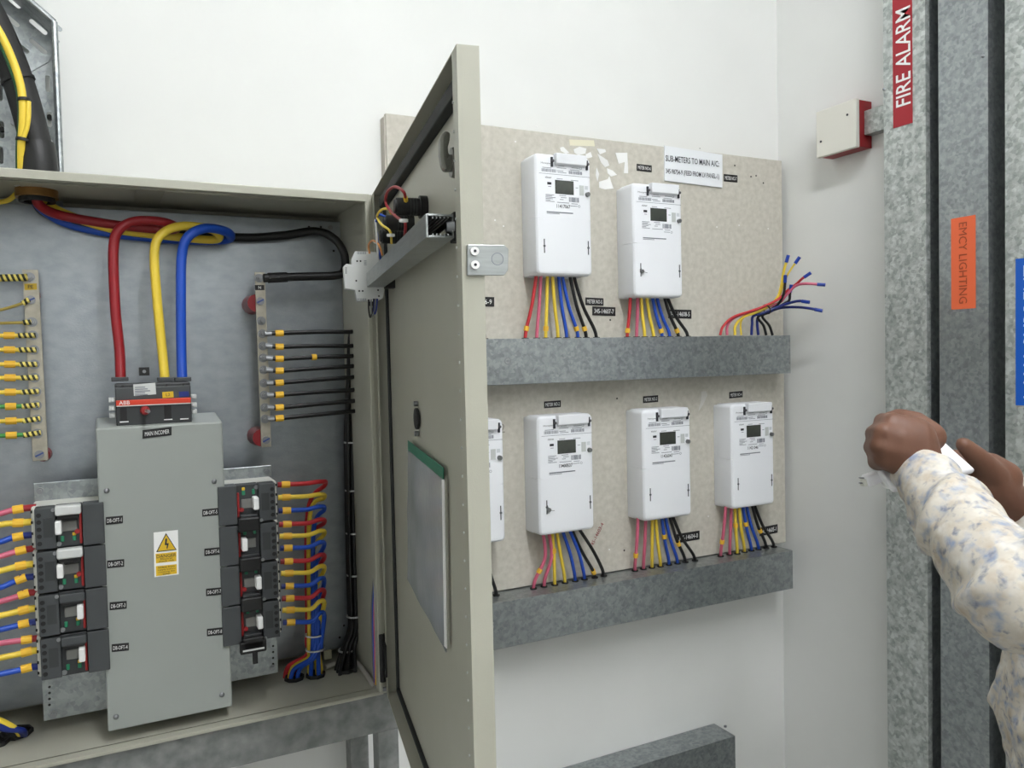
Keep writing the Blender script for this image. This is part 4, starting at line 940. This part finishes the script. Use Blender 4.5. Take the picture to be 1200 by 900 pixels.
cab2 = cable('supply_cable', 'thick black supply cable bending down into the cabinet top', 'cable', [A(-80, -75, -.13), A(-35, -20, -.13), A(-8, 25, -.13), A(12, 70, -.13), A(26, 110, -.132), A(36, 145, -.135), A(43, 175, -.138), A(46, 205, -.14)], .024, blk2, per=10, n=16)
G().tube([A(42, 170, -.137), A(45.5, 190, -.14), A(47, 206, -.14)], .0285, 16, 6).build('heat_shrink', black, cab2, smooth=True)
cable('earth_cable', 'yellow and green earth cable strapped to the black supply cable', 'cable', [A(-40, -30, -.165), A(-12, 18, -.165), A(6, 50, -.165), A(20, 85, -.165), A(26, 112, -.166), A(27, 140, -.166), A(25, 170, -.16), A(25, 196, -.15), A(25, 206, -.145)], .0062, W_['yellow'], n=10)
cable('earth_cable', 'green side of the earth cable strapped to the black supply cable', 'cable', [A(-44, -26, -.161), A(-16, 22, -.161), A(2, 54, -.161), A(16, 88, -.161), A(22.6, 114, -.162), A(23.6, 142, -.162), A(21.6, 172, -.157), A(21.6, 196, -.148), A(21.6, 206, -.143)], .0042, mat('dark_green', (30, 84, 44), .5), n=8)
cable('earth_cable', 'short yellow earth tail tied beside the longer earth cable', 'cable', [A(33, 119, -.168), A(33, 135, -.17), A(31, 150, -.168), A(27, 162, -.166)], .0042, W_['yellow'], n=8)
for i, (q, r, ax) in enumerate((((20.5, 93, -.131), .0255, (.33, 0, -.94)), ((27.5, 115, -.166), .0085, (.1, 0, -1)), ((26, 162, -.164), .0085, (-.1, 0, -1)))):
    c = A(*q); G().ring(c, V(ax), r+.001, r-.002, .0045, 20).build('cable_tie', black, label='black cable tie on the supply cable, %s from the top' % ORD[i], cat='cable tie', group='ties on the supply cable', smooth=True)
c = A(25, 196, -.15); g = G().sph((c.x, -.147, zT+.004), .018, 14, (1.1, 1, .5)); g.build('sealant_blob', white, label='white sealant blob round the earth cable on the cabinet top', cat='sealant', smooth=True)

# ================================================================== right wall: junction box and vertical trunkings
nx = B(1022, 174, XR); yj = nx.y
xj = A(1003, 172, yj).x
far = B(957, 185, xj); zj0 = A(1003, 172, yj).z; zj1 = A(1003, 115, yj).z
jb = thing('junction_box', 'cream junction box with red body high on the right wall', 'junction box', (XR, (yj+far.y)/2, zj0))
G().box((xj+.012, yj, zj0+.002), (XR-.0005, far.y, zj1-.002)).build('body', redp2 if False else mat('box_red', (150, 26, 34), .4), jb, .001)
ld = G().box((xj, yj-.001, zj0), (xj+.013, far.y+.001, zj1)).build('lid', cream, jb, .002)
for q in ((962, 166), (993, 134.5)): c = B(*q, xj); G().cyl(c, c-V((.001, 0, 0)), .003, n=10).build('lid_screw', inkd, ld)
for (q0, q1) in (((989, 131), (990, 133)), ((993, 140), (994, 152)), ((990, 130), (994, 129))):
    pass
xcf = B(1006, 145, xj+.02).x
XC = 1.615
cc0 = B(1007, 160, xj+.03); cc1 = B(1007, 132, xj+.03)
ycol = B(1037, 450, XC).y
G().box((xj+.03, ycol-.02, cc0.z), (XR-.0005, yj-.0, cc1.z)).build('short_trunking', galvc, label='short galvanised trunking between the junction box and the first tall trunking', cat='trunking', bevel=.001)
cols = [((1037.5, 1086), 'tall mottled galvanised trunking with the red fire alarm label'), ((1101, 1158.5), 'tall galvanised trunking with the orange label in the middle of three'), ((1178, 1260), 'tall mottled galvanised trunking with the blue label at the right edge')]
YCOL = []
for i, ((f_, n_), lab) in enumerate(cols):
    y0, y1 = B(n_, 450, XC).y, B(f_, 450, XC).y
    YCOL.append((y0, y1))
    t = thing('vertical_trunking', lab, 'trunking', (XC, (y0+y1)/2, 0), 'vertical trunkings on the right wall')
    G().box((XC+.002, y0+.001, 0), (XR-.0005, y1-.001, HC)).build('body', galv, t, .001)
    g = G(); g.box((XC, y0, .002), (XC+.0015, y1, HC-.002)); g.box((XC+.0015, y0, .002), (XC+.015, y0+.001, HC-.002)); g.box((XC+.0015, y1-.001, .002), (XC+.015, y1, HC-.002))
    g.build('lid', galvc if i != 1 else galv, t, .0006)
    for q in (((1038, 104),), ((1152, 66),), ())[i]: c = B(*q, XC); G().sph(c+V((-.001, .004 if i == 0 else 0, 0)), .0035).build('lid_screw', steel, t, smooth=True)
def rlabel(name, lab, f0, f1, ztop, zbot, m, s, up, right, size, wd, ink_, off=0, bold=0):
    y0, y1 = B(f1, 300, XC).y, B(f0, 300, XC).y
    o = G().box((XC-.0012, y0, zbot), (XC-.0002, y1, ztop)).build(name, m, label=lab, cat='label')
    text('lettering', s, (XC-.0014, (y0+y1)/2+off, (ztop+zbot)/2), right, up, size, ink_, o, width=wd, bold=bold)
    return o
zf0, zf1 = B(1059, 147, XC).z, B(1059, -8, XC).z
ylab = B(1048, 300, XC).y-B(1070.5, 300, XC).y
tz0, tz1_ = B(1059, 124, XC).z, B(1059, 9.5, XC).z
o = rlabel('wall_label', 'red label with white vertical words FIRE ALARM', 1048, 1070.5, zf1, zf0, firer, 'FIRE ALARM', Y, Z, ylab*.76, tz1_-tz0, white, bold=.008)
TEXTS[-1] = TEXTS[-1][:2]+(V((XC-.0014, (B(1059, 100, XC).y), (tz0+tz1_)/2)),)+TEXTS[-1][3:]
zo0, zo1 = B(1130, 362, XC).z, B(1130, 254, XC).z
rlabel('wall_label', 'orange label with dark vertical words on the middle tall trunking', 1115, 1143.5, zo1, zo0, oral, 'EMCY LIGHTING', -Y, -Z, .018, (zo1-zo0)*.88, orai)
zb0, zb1 = B(1195, 475, XC).z, B(1195, 303, XC).z
rlabel('wall_label', 'blue label with white vertical words LOW CURRENT at the right edge', 1190.5, 1232, zb1, zb0, blul, 'LOW CURRENT', Y, Z, .036, (zb1-zb0)*.9, white, bold=.008)

# ================================================================== person
def remesh_obj(name, g, m, parent, voxel, smooth_it=6, disp=None):
    o = g.build(name, m, parent)
    md = o.modifiers.new('r', 'REMESH'); md.mode = 'VOXEL'; md.voxel_size = voxel; md.use_smooth_shade = True
    sm = o.modifiers.new('s', 'SMOOTH'); sm.factor = .5; sm.iterations = smooth_it
    dg = bpy.context.evaluated_depsgraph_get()
    me = bpy.data.meshes.new_from_object(o.evaluated_get(dg))
    o.modifiers.clear(); old = o.data; o.data = me; bpy.data.meshes.remove(old)
    me.materials.clear(); me.materials.append(m)
    if disp:
        nr = [v.normal.copy() for v in me.vertices]
        for v, n_ in zip(me.vertices, nr): v.co = v.co+n_*disp(v.co+ORG[o])
    me.polygons.foreach_set('use_smooth', [True]*len(me.polygons))
    return o
def chain(g, pts, n=14):
    """pts: (point, radius) joined by tapered capsules"""
    for i, (p, r) in enumerate(pts):
        g.sph(p, r, 14)
        if i: g.cyl(pts[i-1][0], p, pts[i-1][1], r, n)
# joints (world coordinates)
SL, SRr = V((1.00, -1.42, 1.45)), V((1.28, -1.20, 1.45))
EL = Dp(1192, 703, .72); WL = Dp(1077, 551, .905)
ER = Dp(1300, 690, 1.08); WR = Dp(1179, 589, 1.0)
mid_s = (SL+SRr)/2; face = V((-.618, .787, 0)); side = V((.787, .618, 0))
bel = mid_s+V((-.07, .09, -.35)); hip = mid_s+V((-.03, .04, -.52))
per_ = thing('person', 'person in cream and blue printed shirt holding a white device', 'person', (mid_s.x, mid_s.y, 0))
g = G()
neck = mid_s+V((0, 0, .06))+face*.02; head = mid_s+face*.05+V((0, 0, .2))
chain(g, [(neck-V((0, 0, .05)), .06), (head-V((0, 0, .05)), .055)])
g.sph(head, .1, 20, (.85, .85, 1.15)); g.sph(head+face*.025+V((0, 0, -.06)), .065, 16); g.sph(head+face*.1+V((0, 0, -.02)), .014); chain(g, [(head+face*.085+V((0, 0, .02)), .009), (head+face*.105+V((0, 0, -.02)), .013)])
for s_ in (-1, 1): g.sph(head+side*(.087*s_)+V((0, 0, -.01)), .022, 10, (.6, .6, 1.3)); 
chain(g, [(head+face*.088+side*-.02+V((0, 0, -.065)), .007), (head+face*.094+V((0, 0, -.067)), .009), (head+face*.088+side*.02+V((0, 0, -.065)), .007)])
chain(g, [(mid_s, .11), (bel+V((0, 0, .12)), .125), (bel, .13), (hip, .14)])
chain(g, [(SL, .055), (mid_s, .07), (SRr, .055)])
for s_, HJ in ((-1, hip-side*.09), (1, hip+side*.09)):
    chain(g, [(HJ, .09), (HJ+V((0, .02, -.4)), .06), (V((HJ.x, HJ.y, .09)), .042)])
    f0 = V((HJ.x, HJ.y, .045)); chain(g, [(f0, .04), (f0+face*.13+V((0, 0, -.012)), .03)])
chain(g, [(SL, .052), (EL, .038), (WL, .025)]); chain(g, [(SRr, .052), (ER, .043), (WR, .029)])
# near (left) hand: closed, back of the hand towards the camera
P = lambda x, y, d: Dp(x, y, d)
kn_ = [P(1047, 496, .905), P(1036, 508, .895), P(1032, 523, .895), P(1036, 537, .90)]
wl2 = P(1078, 532, .908)
for i, k_ in enumerate(kn_):
    b0 = wl2+(kn_[i]-wl2)*.2+cu*(.012-.007*i)
    chain(g, [(WL+(b0-WL)*.35, .026), (b0, .0235), (wl2+(k_-wl2)*.62+cu*(.004-.002*i), .0195), (k_, .0125)])
pip = [P(1034, 494, .945), P(1024, 508, .94), P(1022, 524, .935), P(1027, 541, .93)]
dip = [P(1050, 502, .965), P(1042, 516, .963), P(1040, 531, .958), P(1044, 546, .952)]
tip = [P(1066, 507, .962), P(1060, 522, .962), P(1058, 536, .956), P(1060, 550, .948)]
for i in range(4): chain(g, [(kn_[i], .0125), (pip[i], .0105), (dip[i], .0095), (tip[i], .0085)])
chain(g, [(P(1090, 512, .925), .018), (P(1072, 497, .935), .0155), (P(1054, 490, .95), .012), (P(1040, 492, .96), .0095)])
# far (right) hand: palm towards the camera, thumb up on the device
wr2 = P(1172, 584, .995)
chain(g, [(WR, .029), (wr2, .028), (P(1158, 566, .985), .027), (P(1148, 556, .98), .021)])
chain(g, [(P(1166, 572, .99), .026), (P(1176, 560, .99), .022), (P(1160, 548, .985), .019)])
chain(g, [(P(1164, 560, .975), .019), (P(1150, 541, .962), .0145), (P(1139, 530, .955), .0115), (P(1129, 521, .952), .0095)])
fb = [P(1150, 540, 1.0), P(1148, 552, 1.0), P(1146, 563, .995), P(1144, 573, .99)]
for i, q in enumerate(fb):
    chain(g, [(q, .014), (q+cr*-.034+cu*.004+cf*.004, .0105), (q+cr*-.056+cu*.0+cf*-.012, .0095), (q+cr*-.066+cf*-.022, .0085)])
body = remesh_obj('body', g, skin, per_, .0034, 5)
for s_ in (-1, 1):
    c = head+face*.074+side*(.032*s_)+V((0, 0, .015)); G().sph(c, .011).build('eye', white, body, smooth=True); G().sph(c+face*.007, .006).build('iris', inkd, body, smooth=True)
g = G(); g.sph(head+V((0, 0, .025))-face*.012, .104, 22, (.88, .88, 1.12)); 
hr = remesh_obj('hair', g, hairm, per_, .006, 2)
bmh = bmesh.new(); bmh.from_mesh(hr.data); lim = head-ORG[hr]
bmesh.ops.delete(bmh, geom=[v for v in bmh.verts if (v.co-lim).dot(face) > .035 and v.co.z-lim.z < .06 or v.co.z-lim.z < -.06], context='VERTS'); bmh.to_mesh(hr.data); bmh.free()
# shirt: torso and two loose sleeves
g = G()
chain(g, [(mid_s+V((0, 0, -.01)), .125), (bel+V((0, 0, .12)), .15), (bel, .165), (hip+V((0, 0, -.02)), .168), (hip+V((0, 0, -.1)), .172)])
chain(g, [(SL, .075), (mid_s+V((0, 0, -.02)), .1), (SRr, .075)]); chain(g, [(neck-V((0, 0, .03)), .068), (neck, .062)])
d_ = (EL-WL).normalized()
c0 = WL+d_*.004
chain(g, [(SL, .075), (SL+(EL-SL)*.5, .06), (EL, .046), (EL+(c0-EL)*.35, .0445), (EL+(c0-EL)*.7, .0365)])
g.cyl(EL+(c0-EL)*.7, c0, .036, .031, 20)
g.cyl(c0+d_*.02, c0-d_*.006, .0315, .0315, 24)
# loose cuff flap below the wrist
fp = c0+d_*.055-cu*.024-cr*.026; g.obox(fp, d_*.022, (cu*.012+cr*.012), cf*.004)
d2 = (ER-WR).normalized(); k0 = WR+d2*.004
chain(g, [(SRr, .075), (SRr+(ER-SRr)*.5, .066), (ER, .058), (ER+(k0-ER)*.7, .05)]); g.cyl(ER+(k0-ER)*.7, k0, .05, .046, 20)
AX = d_
def wr_disp(p):
    t = (p-WL).dot(d_)
    f = noise.noise(V((p.dot(d_)*34, p.dot(cu)*14, p.dot(cr)*14)))*.0065+noise.noise(p*55)*.0015
    fold = .0065*max(0, sin((t*60)+2.5*noise.noise(p*12)+p.dot(cr)*18))**3
    return f+fold
remesh_obj('shirt', g, shirtm, per_, .0045, 4, wr_disp)
g = G()
for HJ in (hip-side*.09, hip+side*.09): chain(g, [(HJ+V((0, 0, .02)), .115), (HJ+V((0, .01, -.4)), .085), (V((HJ.x, HJ.y, .12)), .07)])
remesh_obj('trousers', g, trou, per_, .009, 3, lambda p: .003*noise.noise(p*20))
for HJ in (hip-side*.09, hip+side*.09):
    g = G(); f0 = V((HJ.x, HJ.y, .05)); g.sph(f0, .05, 14, (1, 1, .98)); g.cyl(f0-V((0, 0, .015)), f0+face*.14-V((0, 0, .02)), .048, .036); g.sph(f0+face*.14-V((0, 0, .016)), .036, 12, (1, 1, .9)); remesh_obj('shoe', g, shoe, per_, .006, 3)
# white device with plug held in the hands
dv_ = thing('white_device', 'flat white device held between the two hands', 'device', P(1080, 548, .945))
a, b, c, d = P(1018, 537, .94), P(1049, 573, .912), P(1145, 550, .935), P(1101, 511, .96)
nn = (b-a).cross(d-a).normalized(); nn = nn if nn.dot(cf) > 0 else -nn
G().prism([a, b, c, d], nn*.011).build('case', mat('gloss_white', (236, 236, 240), .3), dv_, .004, 3, smooth=True)
pg = thing('charger_plug', 'small white plug with cable hanging left of the fist', 'plug', P(1022, 566, .935))
c0 = P(1024, 560, .94); G().obox(c0, cr*.011+cu*.004, cu*.0065-cr*.002, cf*.008).build('body', mat('gloss_white', (0, 0, 0)), pg, .003, 3, smooth=True)
G().obox(c0+cr*-.008-cu*.004, cr*.006+cu*.002, cu*.004, cf*.006).build('nose', offw, pg, .001)
for s_ in (-1, 1): G().obox(c0-cr*.013-cu*(.003+.003*s_), cr*.004, cu*.0006, cf*.002).build('pin', steel, pg)
G().tube([c0+cr*.008-cu*.004, P(1036, 569, .935), P(1042, 571, .93), P(1050, 568, .935), P(1056, 560, .95)], .0022, 8).build('cord', white, pg, smooth=True)

flush_texts()
